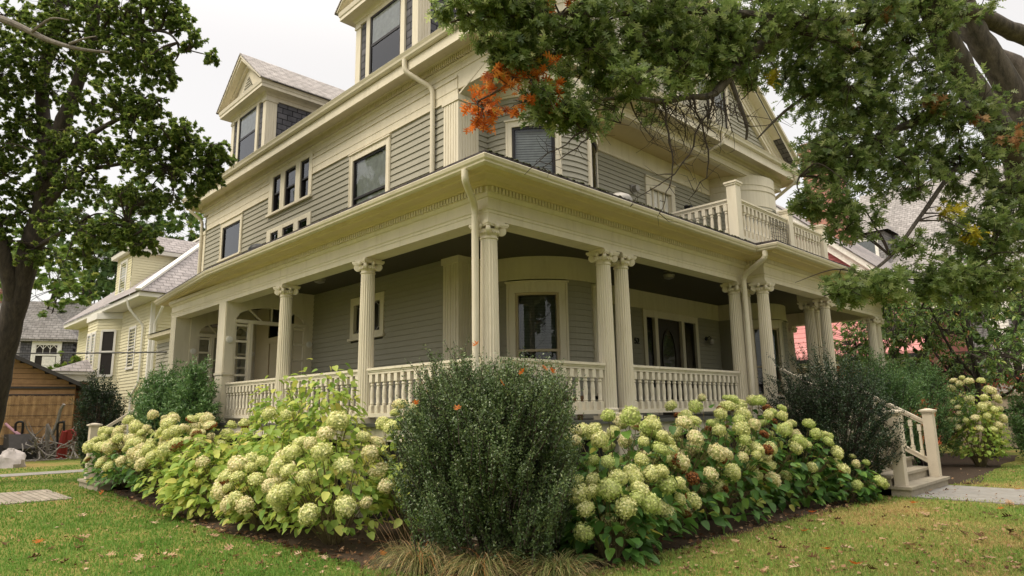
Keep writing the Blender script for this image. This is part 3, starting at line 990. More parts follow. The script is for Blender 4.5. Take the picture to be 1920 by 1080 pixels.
# porch roof
m = MB()
zo, zi = 4.555, 4.88
def rf(vs):
    k = len(vs); lo = [(x, y, z - .055) for x, y, z in vs]
    m.add(list(vs) + lo, [tuple(range(k)), tuple(range(k, 2 * k))[::-1]] + [(i, k + i, k + (i + 1) % k, (i + 1) % k) for i in range(k)])
rf([(-12.85, -.10, zo), (-8.23, -.505, zo), (-8.3, WY - .005, zi), (-12.4, WY - .005, zi)])
rf([(-8.23, -.505, zo), (.505, -.505, zo), (XF - .0, WY - .005, zi), (-8.3, WY - .005, zi)])
rf([(.505, -.505, zo), (.505, 6.4, zo), (.505, 15.4, zo), (XF + .02, 15.4, zi), (XF + .02, WY - .005, zi)])
rf([(.44, 6.40, zo + .012), (.90, 6.40, zo), (.90, 10.80, zo), (.44, 10.80, zo + .012)])
prf = m.build('porch_roof', 'porch_shingle', house)
m = MB()
for i in range(620):
    y = random.uniform(-.45, 6.3); x = .505 - abs(random.gauss(0, .10)); s_ = random.uniform(.012, .032)
    z = zo + .10 * (.505 - x) + .002
    m.add([(x - s_, y - s_, z), (x + s_, y - s_ * .6, z), (x + s_ * .4, y + s_, z), (x - s_, y + s_ * .5, z), (x, y, z + s_ * .9)], [(0, 1, 4), (1, 2, 4), (2, 3, 4), (3, 0, 4)])
m.build('moss', 'moss', prf)['kind'] = 'stuff'
for (x, y, z) in ((-6.75, -.05, 4.55), (.05, 2.75, 4.53)):
    m = MB(); m.lathe([(.13, z - .1), (.13, z + .10), (.20, z + .11), (.21, z + .20), (.17, z + .27), (.08, z + .31), (.01, z + .32)], x, y, 20)
    m.build('roof_vent', 'black_metal' if x < -1 else 'lead', house, smooth=True)
for y in (7.58, 10.05):
    m = MB(); m.disc_cyl((XF + .09, y, 6.8), (1, 0, 0), .085, .16, 18); m.disc_cyl((XF + .03, y, 6.8), (1, 0, 0), .12, .04, 18)
    m.build('wall_vent', 'lead' if y < 8 else 'black_metal', house, smooth=True)

# ---- columns


def column_meshes():
    rb, rt, z0, z1 = .125, .108, ZF, ZE
    prof = []
    for i in range(15):
        t = i / 14; z = z0 + .17 + (z1 - .22 - z0 - .17) * t
        prof.append((rb + (rt - rb) * (t ** 1.7), z))
    m = MB(); m.lathe(prof, 0, 0, 120, flute=20, amp=.10, fz=(z0 + .22, z1 - .27), caps=True)
    sh_ = m.build('tmp', 'trim', None, smooth=True)
    m = MB(); m.box(-.165, .165, -.165, .165, z0, z0 + .06)
    m.lathe([(.16, z0 + .06), (.168, z0 + .075), (.16, z0 + .10), (.14, z0 + .105), (.137, z0 + .125), (.148, z0 + .135), (.148, z0 + .155), (.13, z0 + .172)], 0, 0, 40)
    ba = m.build('tmp', 'trim', None, smooth=True)
    m = MB(); z = z1 - .24
    m.lathe([(.107, z), (.12, z + .01), (.12, z + .028), (.108, z + .035), (.112, z + .06), (.14, z + .10), (.15, z + .125), (.10, z + .13)], 0, 0, 40)
    for k in range(20):
        a = 2 * math.pi * k / 20
        m.lathe([(.004, z + .065), (.018, z + .08), (.018, z + .10), (.004, z + .115)], .135 * math.cos(a), .135 * math.sin(a), 6)
    for sx, sy in ((1, 1), (1, -1), (-1, 1), (-1, -1)):
        d = Vector((sx, sy, 0)).normalized(); ax = Vector((-d.y, d.x, 0))
        c = d * .165 + Vector((0, 0, z + .115))
        m.disc_cyl(c, ax, .062, .045, 18); m.disc_cyl(c, ax, .044, .056, 14); m.disc_cyl(c, ax, .020, .066, 10)
        m.beam(d * .06 + Vector((0, 0, z + .155)), c + Vector((0, 0, .045)), .045, .03)
    for sx, sy in ((1, 0), (-1, 0), (0, 1), (0, -1)):
        m.lathe([(.004, z + .12), (.03, z + .14), (.036, z + .175), (.02, z + .20), (.004, z + .21)], sx * .15, sy * .15, 8)
    k = 8; out = []
    for q in range(4):
        c0 = [(.185, .185), (-.185, .185), (-.185, -.185), (.185, -.185)][q]; c1 = [(.185, .185), (-.185, .185), (-.185, -.185), (.185, -.185)][(q + 1) % 4]
        for i in range(k):
            t = i / k; x = c0[0] + (c1[0] - c0[0]) * t; y = c0[1] + (c1[1] - c0[1]) * t
            s_ = 1 - .20 * math.sin(math.pi * t); out.append((x * s_, y * s_))
    m.prism(out, 'z', z + .18, z + .215); m.prism([(a * .94, b * .94) for a, b in out], 'z', z + .16, z + .18)
    m.box(-.15, .15, -.15, .15, z + .215, z1 + .003)
    ca = m.build('tmp', 'trim', None, smooth=True)
    r = [o.data for o in (sh_, ba, ca)]
    for o in (sh_, ba, ca):
        bpy.data.objects.remove(o)
    return r


CM = column_meshes()


def column(x, y, dz=0):
    o = link(CM[0], 'column', None); o.location = (x, y, dz); o.parent = house; o.matrix_parent_inverse = WORLD_INV(house)
    for me, nm in ((CM[1], 'column_base'), (CM[2], 'capital')):
        c = link(me, nm, None); c.parent = o


for x, y in ((-.14, .14), (-3.01, .14), (-5.85, .14), (-.14, 2.52), (-.14, 2.97), (-.14, 6.66), (-.14, 7.08), (.27, 7.02), (.27, 10.10), (-.14, 10.24), (-.14, 10.68),
             (-.14, 14.45), (-.14, 14.86), (-2.6, 14.86)):
    column(x, y)
# square posts of the side entrance
m = MB()
m.box(-8.80, -8.42, .004, .22, ZF, ZE); m.box(-8.82, -8.37, -.015, .23, 2.35, 2.40); m.box(-8.83, -8.365, -.02, .24, ZF, ZF + .12)
m.build('entry_post', 'trim', house)
m = MB(); m.box(-11.92, -11.56, .004, .36, ZF, ZE); m.box(-11.95, -11.53, -.02, .38, ZF, ZF + .12); m.box(-11.94, -11.54, -.015, .37, 2.35, 2.40); m.build('entry_post', 'trim', house)

# ---- railings
BALU = None


def baluster_mesh(h):
    m = MB(); s = .038
    m.box(-s, s, -s, s, 0, h * .20); m.box(-s, s, -s, s, h * .80, h)
    m.lathe([(.034, h * .20), (.028, h * .215), (.036, h * .235), (.036, h * .25), (.027, h * .27), (.033, h * .42), (.034, h * .52), (.027, h * .66), (.023, h * .70), (.034, h * .72), (.034, h * .745), (.026, h * .76), (.028, h * .785), (.034, h * .80)], 0, 0, 14)
    o = m.build('tmp', 'trim', None, smooth=True); me = o.data
    bpy.data.objects.remove(o)
    return me


BAL = baluster_mesh(ZR - .10 - 1.50)
BAL_UP = baluster_mesh(.62)
BAL_ST = baluster_mesh(.66)
nbal = [0]


def railing(a, b, zb, zt, me, pitch=.162, single=True, name='railing', mat='trim'):
    """a straight run of rail: moulded handrail, bottom rail and turned balusters"""
    a = Vector((*a, 0)); b = Vector((*b, 0)); L = (b - a).length
    m = MB(); up = Vector((0, 0, 1))
    for (z, w, h) in ((zt - .018, .125, .036), (zt - .048, .09, .026), (zt - .078, .07, .036), (zb - .03, .085, .06)):
        m.beam(a + up * z, b + up * z, w, h)
    r = m.build(name, mat, house)
    k = max(1, int(L / pitch)); g = L / k
    d = (b - a).normalized()
    if single:
        for i in range(k):
            p = a + d * (g * (i + .5))
            o = link(me, 'baluster', None); o.location = (p.x, p.y, zb); o.rotation_euler = (0, 0, math.atan2(d.y, d.x))
            o.parent = r; o.matrix_parent_inverse = WORLD_INV(r); nbal[0] += 1
    else:
        vs = np.array([v.co[:] for v in me.vertices]); V, F = [], []
        for i in range(k):
            p = a + d * (g * (i + .5)); n0 = len(V)
            V += [(x + p.x, y + p.y, z + zb) for x, y, z in vs]
            F += [[j + n0 for j in pl.vertices] for pl in me.polygons]
        mm = bpy.data.meshes.new('balusters'); mm.from_pydata(V, [], F); mm.materials.append(MATS[mat]); mm.update()
        o = link(mm, 'balusters', r); o['kind'] = 'stuff'
    return r


railing((-2.89, .14), (-.26, .14), 1.50, ZR, BAL)
railing((-5.73, .14), (-3.13, .14), 1.50, ZR, BAL)
railing((-8.42, .14), (-5.97, .14), 1.50, ZR, BAL)
railing((-.14, .26), (-.14, 2.40), 1.50, ZR, BAL)
railing((-.14, 3.09), (-.14, 6.54), 1.50, ZR, BAL)
railing((-.14, 10.85), (-.14, 14.3), 1.50, ZR, BAL, single=False)
railing((-11.56, .9), (-8.8, .9), 1.50, ZR, BAL, single=False)
# balcony over the front portico
BX, BZ = .34, 4.60
for (x, y) in ((BX, 6.0), (BX, 8.3), (BX, 10.1), (-2.0, 6.0)):
    m = MB(); hgt = (1.08 if y < 7 else .98) if x > 0 else .84; s_ = .095 if x > 0 else .05
    m.box(x - s_, x + s_, y - s_, y + s_, BZ - .06, BZ + hgt)
    m.taper(x, y, BZ + hgt, BZ + hgt + .035, s_ + .035, s_ + .035, s_ + .035, s_ + .035); m.taper(x, y, BZ + hgt + .035, BZ + hgt + .07, s_ + .035, s_ + .035, .02, .02)
    m.box(x - s_ - .018, x + s_ + .018, y - s_ - .018, y + s_ + .018, BZ + hgt - .035, BZ + hgt)
    m.build('balcony_post', 'trim', house)
railing((-1.9, 6.0), (BX - .1, 6.0), BZ + .09, BZ + .81, BAL_UP, .15)
railing((BX, 6.1), (BX, 8.2), BZ + .09, BZ + .81, BAL_UP, .15)
railing((BX, 8.4), (BX, 10.0), BZ + .09, BZ + .81, BAL_UP, .15)
# wire trellis and a string of lamps tied to the balcony rail
m = MB()
for i in range(9):
    z = BZ + .14 + i * .065
    m.tube([(BX + .06, 7.35 + .8 * t / 6, z + .02 * math.sin(i + t * 1.3)) for t in range(7)], .004, 4)
for i in range(9):
    m.tube([(BX + .065, 7.38 + .1 * i + .02 * math.sin(t + i), BZ + .12 + .095 * t) for t in range(7)], .004, 4)
m.build('wire_trellis', 'black_metal', house)

# ---- front door, side lights, number, lamps
u0, u1, z0, z1 = DOOR
m = MB()
FF.box(m, u0, u0 + .13, z0, z1, -.02, .05); FF.box(m, u1 - .13, u1, z0, z1, -.02, .05); FF.box(m, u0 + .13, u1 - .13, z1 - .16, z1, -.02, .047)
for u in (8.20, 9.40):
    FF.box(m, u, u + .13, z0, z1 - .16, -.05, .04)
FF.box(m, u0 - .03, u1 + .03, z1, z1 + .03, -.02, .075)
for a, b in ((u0 + .13, 8.20), (9.53, u1 - .13)):
    FF.box(m, a, b, z0, 2.0, -.05, .02)
fd = m.build('front_doorway', 'trim', house)
m = MB(); FF.box(m, 8.33, 9.40, z0, z1 - .16, -.09, -.04)
for k in range(26):
    a0, a1 = 2 * math.pi * k / 26, 2 * math.pi * (k + 1) / 26
    m.beam(FF.p(8.865 + .30 * math.cos(a0), -.03, 2.75 + .68 * math.sin(a0)), FF.p(8.865 + .30 * math.cos(a1), -.03, 2.75 + .68 * math.sin(a1)), .035, .03, (1, 0, 0))
dr = m.build('front_door', 'door_dark', fd)
m = MB(); m.add([FF.p(8.865 + .29 * math.cos(2 * math.pi * k / 26), -.036, 2.75 + .67 * math.sin(2 * math.pi * k / 26)) for k in range(26)], [tuple(range(26))]); m.build('oval_pane', 'glass', fd)
m = MB(); m.disc_cyl(FF.p(9.30, .0, 2.35), (1, 0, 0), .03, .06, 12); m.build('door_knob', 'lead', fd)
for a, b in ((u0 + .13, 8.20), (9.53, u1 - .13)):
    m = MB(); FF.quad(m, [(a, -.03, 2.0), (b, -.03, 2.0), (b, -.03, z1 - .16), (a, -.03, z1 - .16)]); m.build('side_light', 'glass', fd)
m = MB(); FF.quad(m, [(u0, -.4, z0), (u1, -.4, z0), (u1, -.4, z1), (u0, -.4, z1)]); m.build('room_behind', 'interior_dark', fd)
m = MB(); FF.box(m, 5.30, 11.45, 3.87, ZC, -.01, .032); FF.box(m, 5.30, 11.45, 3.856, 3.90, .032, .052); FF.box(m, 2.52, 2.9, 3.87, ZC, -.01, .032); FF.box(m, 13.75, YB, 3.87, ZC, -.01, .032)
m.build('porch_frieze', 'trim', house)
cu = bpy.data.curves.new('house_number', 'FONT'); cu.body = '52'; cu.size = .20; cu.extrude = .012; cu.align_x = 'CENTER'
to = bpy.data.objects.new('tmp', cu); COL.objects.link(to)
dg = bpy.context.evaluated_depsgraph_get(); me = bpy.data.meshes.new_from_object(to.evaluated_get(dg)); bpy.data.objects.remove(to)
me.materials.clear(); me.materials.append(MATS['black_metal'])
no = link(me, 'house_number', None); no.matrix_world = Matrix.Translation((XF + .035, 7.42, 3.0)) @ Matrix.Rotation(math.pi / 2, 4, 'Z') @ Matrix.Rotation(math.pi / 2, 4, 'X')
no.parent = house; no.matrix_parent_inverse = WORLD_INV(house)


def sconce(fr, u, z):
    m = MB(); c = fr.p(u, .02, z); m.disc_cyl(c, Vector(fr.p(u, 1, z)) - Vector(fr.p(u, 0, z)), .055, .04, 14)
    m.tube([fr.p(u, .03, z), fr.p(u, .13, z + .05), fr.p(u, .17, z)], .012, 6)
    l = m.build('wall_lamp', 'black_metal', house)
    p = fr.p(u, .17, z)
    m = MB(); m.lathe([(.03, p[2] + .01), (.075, p[2] - .03), (.07, p[2] - .16), (.03, p[2] - .19)], p[0], p[1], 12); m.build('lamp_shade', 'lead', l)


sconce(FF, 10.6, 3.32)
for (x, y) in ((-1.3, 6.2), (-6.2, 1.0)):
    m = MB(); m.lathe([(.10, ZC), (.10, ZC - .02), (.03, ZC - .03), (.03, ZC - .06), (.12, ZC - .08), (.10, ZC - .15), (.01, ZC - .18)], x, y, 20); m.build('ceiling_lamp', 'lead', house, smooth=True)
# upper balcony door
u0, u1, z0, z1 = UDOOR
m = MB(); FF.box(m, u0, u0 + .17, z0, z1, -.03, .05); FF.box(m, u1 - .17, u1, z0, z1, -.03, .05); FF.box(m, u0 + .17, u1 - .17, z1 - .25, z1, -.03, .047)
FF.box(m, u0 - .02, u1 + .02, z1, z1 + .03, -.01, .08); FF.box(m, u0 + .17, u1 - .17, z0, z0 + .8, -.08, -.02)
ud = m.build('balcony_door', 'trim', house)
m = MB(); FF.quad(m, [(u0 + .17, -.06, z0 + .8), (u1 - .17, -.06, z0 + .8), (u1 - .17, -.06, z1 - .25), (u0 + .17, -.06, z1 - .25)]); m.build('door_curtain', 'white_paint', ud)
m = MB()
for i in range(5):
    uu = u0 + .17 + (u1 - u0 - .34) * i / 4
    FF.box(m, uu - .025, uu + .025, z0 + .8, z1 - .25, -.055, -.02)
m.build('door_stiles', 'trim', ud)

# ---- side entrance: two glazed screens with fanlights, side lights and a door behind


def entry_screen(x, y0, y1, glass_side, door=False):
    fr = Frame('y', x, +1); sp, tp = 3.54, 3.86; cy = (y0 + y1) / 2 ; h = (y1 - y0) / 2 - .20
    m = MB(); top = ZC
    # spandrel above the segmental arch
    k = 20; arc = []
    for i in range(k + 1):
        t = -1 + 2 * i / k; arc.append((cy + h * t, sp + (tp - sp) * math.sqrt(max(0, 1 - t * t))))
    for i in range(k):
        a, b = arc[i], arc[i + 1]
        m.add([fr.p(a[0], .03, a[1]), fr.p(b[0], .03, b[1]), fr.p(b[0], .03, top), fr.p(a[0], .03, top),
               fr.p(a[0], -.05, a[1]), fr.p(b[0], -.05, b[1]), fr.p(b[0], -.05, top), fr.p(a[0], -.05, top)], [(0, 1, 2, 3), (7, 6, 5, 4), (0, 4, 5, 1)])
    for a, b in ((y0, cy - h), (cy + h, y1)):
        fr.box(m, a, b, ZF, top, -.05, .03)
    fr.box(m, cy - h, cy + h, sp - .06, sp + .015, -.06, .045)
    for s in (-1, 1):
        fr.box(m, cy + s * (h - .36) - .035, cy + s * (h - .36) + .035, ZF, sp - .06, -.05, .04)
        ya, yb = sorted((cy + s * (h - .325), cy + s * h))
        for z in (2.0, 2.35, 2.72, 3.08, 3.43):
            fr.box(m, ya, yb, z - .022, z + .022, -.03, .02)
        fr.box(m, ya, ya + .04, ZF, sp - .06, -.03, .018); fr.box(m, yb - .04, yb, ZF, sp - .06, -.03, .018); fr.box(m, ya, yb, ZF, 1.72, -.04, .022)
    o = m.build('entry_screen', 'trim', house)
    m = MB()
    for a in (-.5, 0, .5):
        t = a; zz = sp + (tp - sp) * math.sqrt(1 - (t * 1.25) ** 2) if abs(t * 1.25) < 1 else sp
        m.beam(fr.p(cy + h * t * .55, 0, sp + .01), fr.p(cy + h * t * 1.25, 0, zz), .03, .03, (1, 0, 0))
    m.build('fan_bars', 'trim', o)
    m = MB(); m.add([fr.p(a, -.015, b) for a, b in arc], [tuple(range(k + 1))]); m.build('fan_light', glass_side, o)
    for s in (-1, 1):
        ya, yb = sorted((cy + s * (h - .325), cy + s * h))
        m = MB(); fr.quad(m, [(ya, -.01, 1.72), (yb, -.01, 1.72), (yb, -.01, sp - .06), (ya, -.01, sp - .06)]); m.build('side_light', glass_side, o)
    for yy in (y0 + .09, y1 - .10):
        m = MB(); m.disc_cyl(fr.p(yy, .04, 3.1), (1, 0, 0), .07, .03, 20); m.disc_cyl(fr.p(yy, .055, 3.1), (1, 0, 0), .045, .02, 16); m.build('round_plaque', 'white_paint', o)
    return o


es = entry_screen(-8.43, .02, WY, 'glass')
es2 = entry_screen(-11.57, .36, WY, 'glass_clear')
m = MB()
fr = Frame('y', -11.62, +1)
fr.box(m, .85, .92, ZF, 3.42, 0, .04); fr.box(m, 1.62, 1.69, ZF, 3.42, 0, .04); fr.box(m, .92, 1.62, 3.35, 3.42, 0, .04); fr.box(m, .92, 1.62, ZF, 1.7, 0, .035)
sd = m.build('storm_door', 'lead', house)
m = MB(); fr.quad(m, [(.92, .02, 1.7), (1.62, .02, 1.7), (1.62, .02, 3.35), (.92, .02, 3.35)]); m.build('pane', 'glass_clear', sd)
# inner door on the wall of the vestibule
m = MB(); FL.box(m, -10.6, -9.5, ZF, 3.30, .0, .04); FL.box(m, -10.75, -10.6, ZF, 3.45, 0, .07); FL.box(m, -9.5, -9.35, ZF, 3.45, 0, .07); FL.box(m, -10.6, -9.5, 3.30, 3.45, 0, .066)
FL.box(m, -11.5, -10.76, ZF, ZC, .0, .03); FL.box(m, -9.34, -8.45, ZF, ZC, .0, .03)
for zz in ((1.5, 2.15), (2.25, 2.95)):
    FL.box(m, -10.5, -10.1, zz[0], zz[1], .04, .055); FL.box(m, -10.0, -9.6, zz[0], zz[1], .04, .055)
idr = m.build('side_door', 'door_cream', house)
m = MB(); FL.box(m, -10.15, -9.95, 3.02, 3.2, .041, .05); m.build('peep_window', 'interior_dark', idr)

# ---- downspouts
downspout('downspout', [(.14, -.50, 4.40), (.14, -.50, 4.27), (-.16, -.08, 4.10), (-.16, -.08, .3)], house, .046)
downspout('downspout', [(.66, 6.42, 4.40), (.66, 6.42, 4.26), (.10, 6.62, 4.02), (.10, 6.62, .3)], house, .05)
downspout('downspout', [(-4.12, 1.55, 8.40), (-4.12, 1.55, 8.16), (-3.76, 1.98, 7.80), (-3.76, 1.98, 4.7)], house, .05)
downspout('downspout', [(-16.2, 1.6, 8.40), (-16.2, 1.6, 8.1), (-16.02, 1.98, 7.75), (-16.02, 1.98, 4.7)], house, .05)
downspout('downspout', [(-1.62, 9.6, 8.38), (-1.62, 9.6, 8.12), (-2.9, 9.2, 7.72)], house, .045)
downspout('downspout', [(-1.62, 13.95, 8.38), (-1.62, 14.0, 8.15), (-3.0, 14.05, 7.4), (-3.0, 14.05, 4.9)], house, .05)

# ---- side wing peeping out past the porch
m = MB(); fr = Frame('x', .75, -1)
clap(m, fr, -15.4, -12.75, .3, 3.60, .11); fr2 = Frame('y', -12.75, 1); clap(m, fr2, .75, WY, .3, 3.60, .11)
wing = m.build('side_bay', 'siding', house)
m = MB(); m.sweep([(-15.4, .75), (-12.75, .75), (-12.75, WY)], [(-.05, 3.60), (.02, 3.60), (.03, 3.70), (.28, 3.74), (.30, 3.84), (-.05, 3.86)]); m.box(-12.87, -12.72, .72, .88, .3, 3.6)
m.build('bay_eave', 'trim_worn', wing)
m = MB(); m.add([(-15.5, .42, 3.86), (-12.42, .42, 3.86), (-12.42, WY, 3.87), (-12.9, WY, 4.2), (-15.5, WY, 4.2)], [(0, 1, 3, 4), (1, 2, 3)]); m.build('bay_roof', 'dormer_shingle', wing)

# ---- front steps


def stairs(origin, d, side, n, width, tread, rise, zmax, first_deep=.2):
    """steps that climb along d from the ground; side points to the right-hand newel"""
    o = Vector(origin); d = Vector(d); s = Vector(side); m = MB()
    for i in range(n):
        a = o + d * (tread * i) ; b = o + d * (tread * n)
        z0 = 0 if i == 0 else rise * i
        h = rise * (i + 1)
        p = [a - s * (width / 2), a + s * (width / 2), b + s * (width / 2), b - s * (width / 2)]
        lo = [(q.x, q.y, 0) for q in p]; hi = [(q.x, q.y, h - .045) for q in p]
        m.add(lo + hi, [(4, 5, 6, 7), (0, 1, 5, 4), (1, 2, 6, 5), (3, 0, 4, 7)])
        e = .035; w = width / 2 + .03
        a2 = a - d * e; b2 = a + d * (tread + .0)
        p = [a2 - s * w, a2 + s * w, b2 + s * w, b2 - s * w]
        m.add([(q.x, q.y, h - .045) for q in p] + [(q.x, q.y, h) for q in p], [(0, 3, 2, 1), (4, 5, 6, 7), (0, 1, 5, 4), (1, 2, 6, 5), (2, 3, 7, 6), (3, 0, 4, 7)])
    return m


NS = 8; RISE = ZF / NS
sx0 = 2.46
m = stairs((sx0, 8.21, 0), (-1, 0, 0), (0, 1, 0), NS - 1, 2.30, .285, RISE, ZF)
st = m.build('front_steps', 'step_stone', house)
for yy in (7.21, 9.24):
    m = MB(); xx = sx0 - .16
    m.box(xx - .085, xx + .085, yy - .085, yy + .085, RISE, RISE + 1.20)
    m.box(xx - .10, xx + .10, yy - .10, yy + .10, RISE + 1.165, RISE + 1.20); m.box(xx - .125, xx + .125, yy - .125, yy + .125, RISE + 1.20, RISE + 1.23)
    m.taper(xx, yy, RISE + 1.23, RISE + 1.26, .12, .12, .02, .02)
    m.build('newel_post', 'newel_paint', st)
    x1 = .42
    m = MB(); za, zb = RISE + 1.02, ZF + .86
    m.beam((xx - .085, yy, za), (x1, yy, zb), .11, .045); m.beam((xx - .085, yy, za - .04), (x1, yy, zb - .04), .075, .05)
    m.beam((xx - .085, yy, RISE + .28), (x1, yy, ZF + .14), .085, .07); m.beam((xx - .085, yy, RISE + .325), (x1, yy, ZF + .185), .11, .022)
    hr = m.build('handrail', 'newel_paint', st)
    k = 12
    for i in range(k):
        t = (i + .6) / k; x = (xx - .085) + (x1 - xx + .085) * t; zz = RISE + .30 + (ZF + .14 - RISE - .28) * t
        o = link(BAL_ST, 'baluster', None); o.location = (x, yy, zz); o.scale = (.85, .85, .92); o.parent = hr; o.matrix_parent_inverse = WORLD_INV(hr); nbal[0] += 1
# side steps, far left
m = stairs((-10.85, -1.72, 0), (0, 1, 0), (1, 0, 0), NS - 1, 1.6, .235, RISE, ZF)
st2 = m.build('side_steps', 'step_stone', house)
m = MB(); xx, yy = -11.5, -1.56
m.box(xx - .09, xx + .09, yy - .09, yy + .09, RISE, RISE + 1.15)
m.box(xx - .13, xx + .13, yy - .13, yy + .13, RISE + 1.15, RISE + 1.18); m.taper(xx, yy, RISE + 1.18, RISE + 1.21, .12, .12, .02, .02)
m.build('newel_post', 'newel_paint', st2)
m = MB(); m.beam((xx, yy + .09, RISE + 1.0), (xx, -.02, ZF + .82), .07, .06); m.build('handrail', 'newel_paint', st2)


# ------------------------------------------------------------------ ground
def lawn_material():
    m, t, p = nodes_of('lawn')
    tc = N(t, 'ShaderNodeTexCoord')
    a = N(t, 'ShaderNodeTexNoise'); a.inputs['Scale'].default_value = 0.55; a.inputs['Detail'].default_value = 5; a.inputs['Roughness'].default_value = .6
    b = N(t, 'ShaderNodeTexNoise'); b.inputs['Scale'].default_value = 38; b.inputs['Detail'].default_value = 6
    t.links.new(tc.outputs['Object'], a.inputs['Vector']); t.links.new(tc.outputs['Object'], b.inputs['Vector'])
    r = N(t, 'ShaderNodeValToRGB'); e = r.color_ramp.elements
    e[0].position = .36; e[0].color = (.11, .17, .035, 1); e[1].position = .66; e[1].color = (.33, .25, .10, 1)
    q = e.new(.5); q.color = (.20, .22, .06, 1)
    t.links.new(a.outputs['Fac'], r.inputs[0])
    r2 = N(t, 'ShaderNodeValToRGB'); r2.color_ramp.elements[0].position = .3; r2.color_ramp.elements[0].color = (.45, .42, .40, 1)
    r2.color_ramp.elements[1].position = .75; r2.color_ramp.elements[1].color = (1.35, 1.3, 1.2, 1)
    t.links.new(b.outputs['Fac'], r2.inputs[0])
    mx = N(t, 'ShaderNodeMix', data_type='RGBA'); mx.blend_type = 'MULTIPLY'; mx.inputs[0].default_value = 1
    t.links.new(r.outputs[0], mx.inputs[6]); t.links.new(r2.outputs[0], mx.inputs[7])
    t.links.new(mx.outputs[2], p.inputs['Base Color']); p.inputs['Roughness'].default_value = .95; p.inputs['Specular IOR Level'].default_value = .1
    bu = N(t, 'ShaderNodeBump'); bu.inputs['Distance'].default_value = .03; bu.inputs['Strength'].default_value = .8
    t.links.new(b.outputs['Fac'], bu.inputs['Height']); t.links.new(bu.outputs[0], p.inputs['Normal'])
    MATS['lawn'] = m


lawn_material()
painted('mulch', (0.045, 0.030, 0.018), 0.95, 0.45, 22.0, dirt=.8, dirt_col=(.15, .085, .04), bump=.03)
bricked('brick_path', (.30, .245, .19), (.37, .315, .25), (.19, .17, .12), .22, .11, .012, 'xy', off=.5)
painted('concrete_path', (.25, .24, .22), .85, .22, 4.0, dirt=.8, dirt_col=(.16, .12, .08), bump=.01)
m = MB(); m.add([(-500, -500, 0), (500, -500, 0), (500, 500, 0), (-500, 500, 0)], [(0, 1, 2, 3)])
tag(m.build('lawn', 'lawn'), 'mown lawn with yellow and brown patches round the house', 'lawn', kind='structure')


def wobble(pts, k=7, amp=.06):
    out = []
    for i in range(len(pts)):
        a, b = pts[i], pts[(i + 1) % len(pts)]
        for j in range(k):
            t = j / k
            out.append((a[0] + (b[0] - a[0]) * t + random.uniform(-amp, amp), a[1] + (b[1] - a[1]) * t + random.uniform(-amp, amp)))
    return out


BED = [(-11.2, 0), (-11.2, -1.3), (-9.3, -1.58), (-5.5, -1.78), (-3.1, -1.92), (-1.2, -1.66), (.2, -1.72), (1.3, -1.3), (1.8, -.5), (1.86, 1.1), (1.88, 3.2), (2.0, 5.2), (2.1, 7.0), (.1, 7.0), (.1, 0)]
m = MB(); q = wobble(BED); m.add([(x, y, .004) for x, y in q], [tuple(range(len(q)))])
tag(m.build('soil', 'mulch'), 'dark mulched bed along the porch', 'flower bed', kind='structure')
m = MB(); q = [(2.1, 9.5), (2.75, 9.9), (2.5, 12.0), (2.3, 15.0), (2.1, 19), (-1, 19), (.1, 9.6)]; q = wobble(q, 5, .12); m.add([(x, y, .004) for x, y in q], [tuple(range(len(q)))])
tag(m.build('soil', 'mulch'), 'leaf littered bed beyond the front steps', 'flower bed', kind='structure')
m = MB(); m.box(-11.35, -9.05, -9.5, -2.36, -.02, .02)
tag(m.build('brick_path', 'brick_path'), 'worn brick path to the side steps', 'path', kind='structure')
m = MB(); m.box(-17.2, -16.2, -16, 1.5, -.02, .012)
tag(m.build('garden_path', 'concrete_path'), 'pale garden path', 'path', kind='structure')
m = MB(); m.prism([(2.40, 7.1), (12.5, 7.4), (12.5, 9.4), (2.40, 9.32)], 'z', -.02, .018)
tag(m.build('front_path', 'concrete_path'), 'grey concrete path to the front steps', 'path', kind='structure')


def inside(x, y, poly):
    r = np.zeros(len(x), bool); n = len(poly); j = n - 1
    for i in range(n):
        xi, yi = poly[i]; xj, yj = poly[j]
        c = ((yi > y) != (yj > y)) & (x < (xj - xi) * (y - yi) / (yj - yi + 1e-12) + xi)
        r ^= c; j = i
    return r


leafy('grass_blade', [(0, (.105, .225, .036)), (.35, (.17, .30, .058)), (.60, (.31, .345, .10)), (.82, (.48, .38, .16)), (1, (.46, .29, .14))], .35, .6, .15)


def vnoise(x, y, s, seed):
    g = np.random.default_rng(seed).random((64, 64)); u = x / s; v = y / s
    i = np.floor(u).astype(int); j = np.floor(v).astype(int); a = u - i; b = v - j
    a = a * a * (3 - 2 * a); b = b * b * (3 - 2 * b)
    G = lambda p, q: g[p % 64, q % 64]
    return (G(i, j) * (1 - a) + G(i + 1, j) * a) * (1 - b) + (G(i, j + 1) * (1 - a) + G(i + 1, j + 1) * a) * b


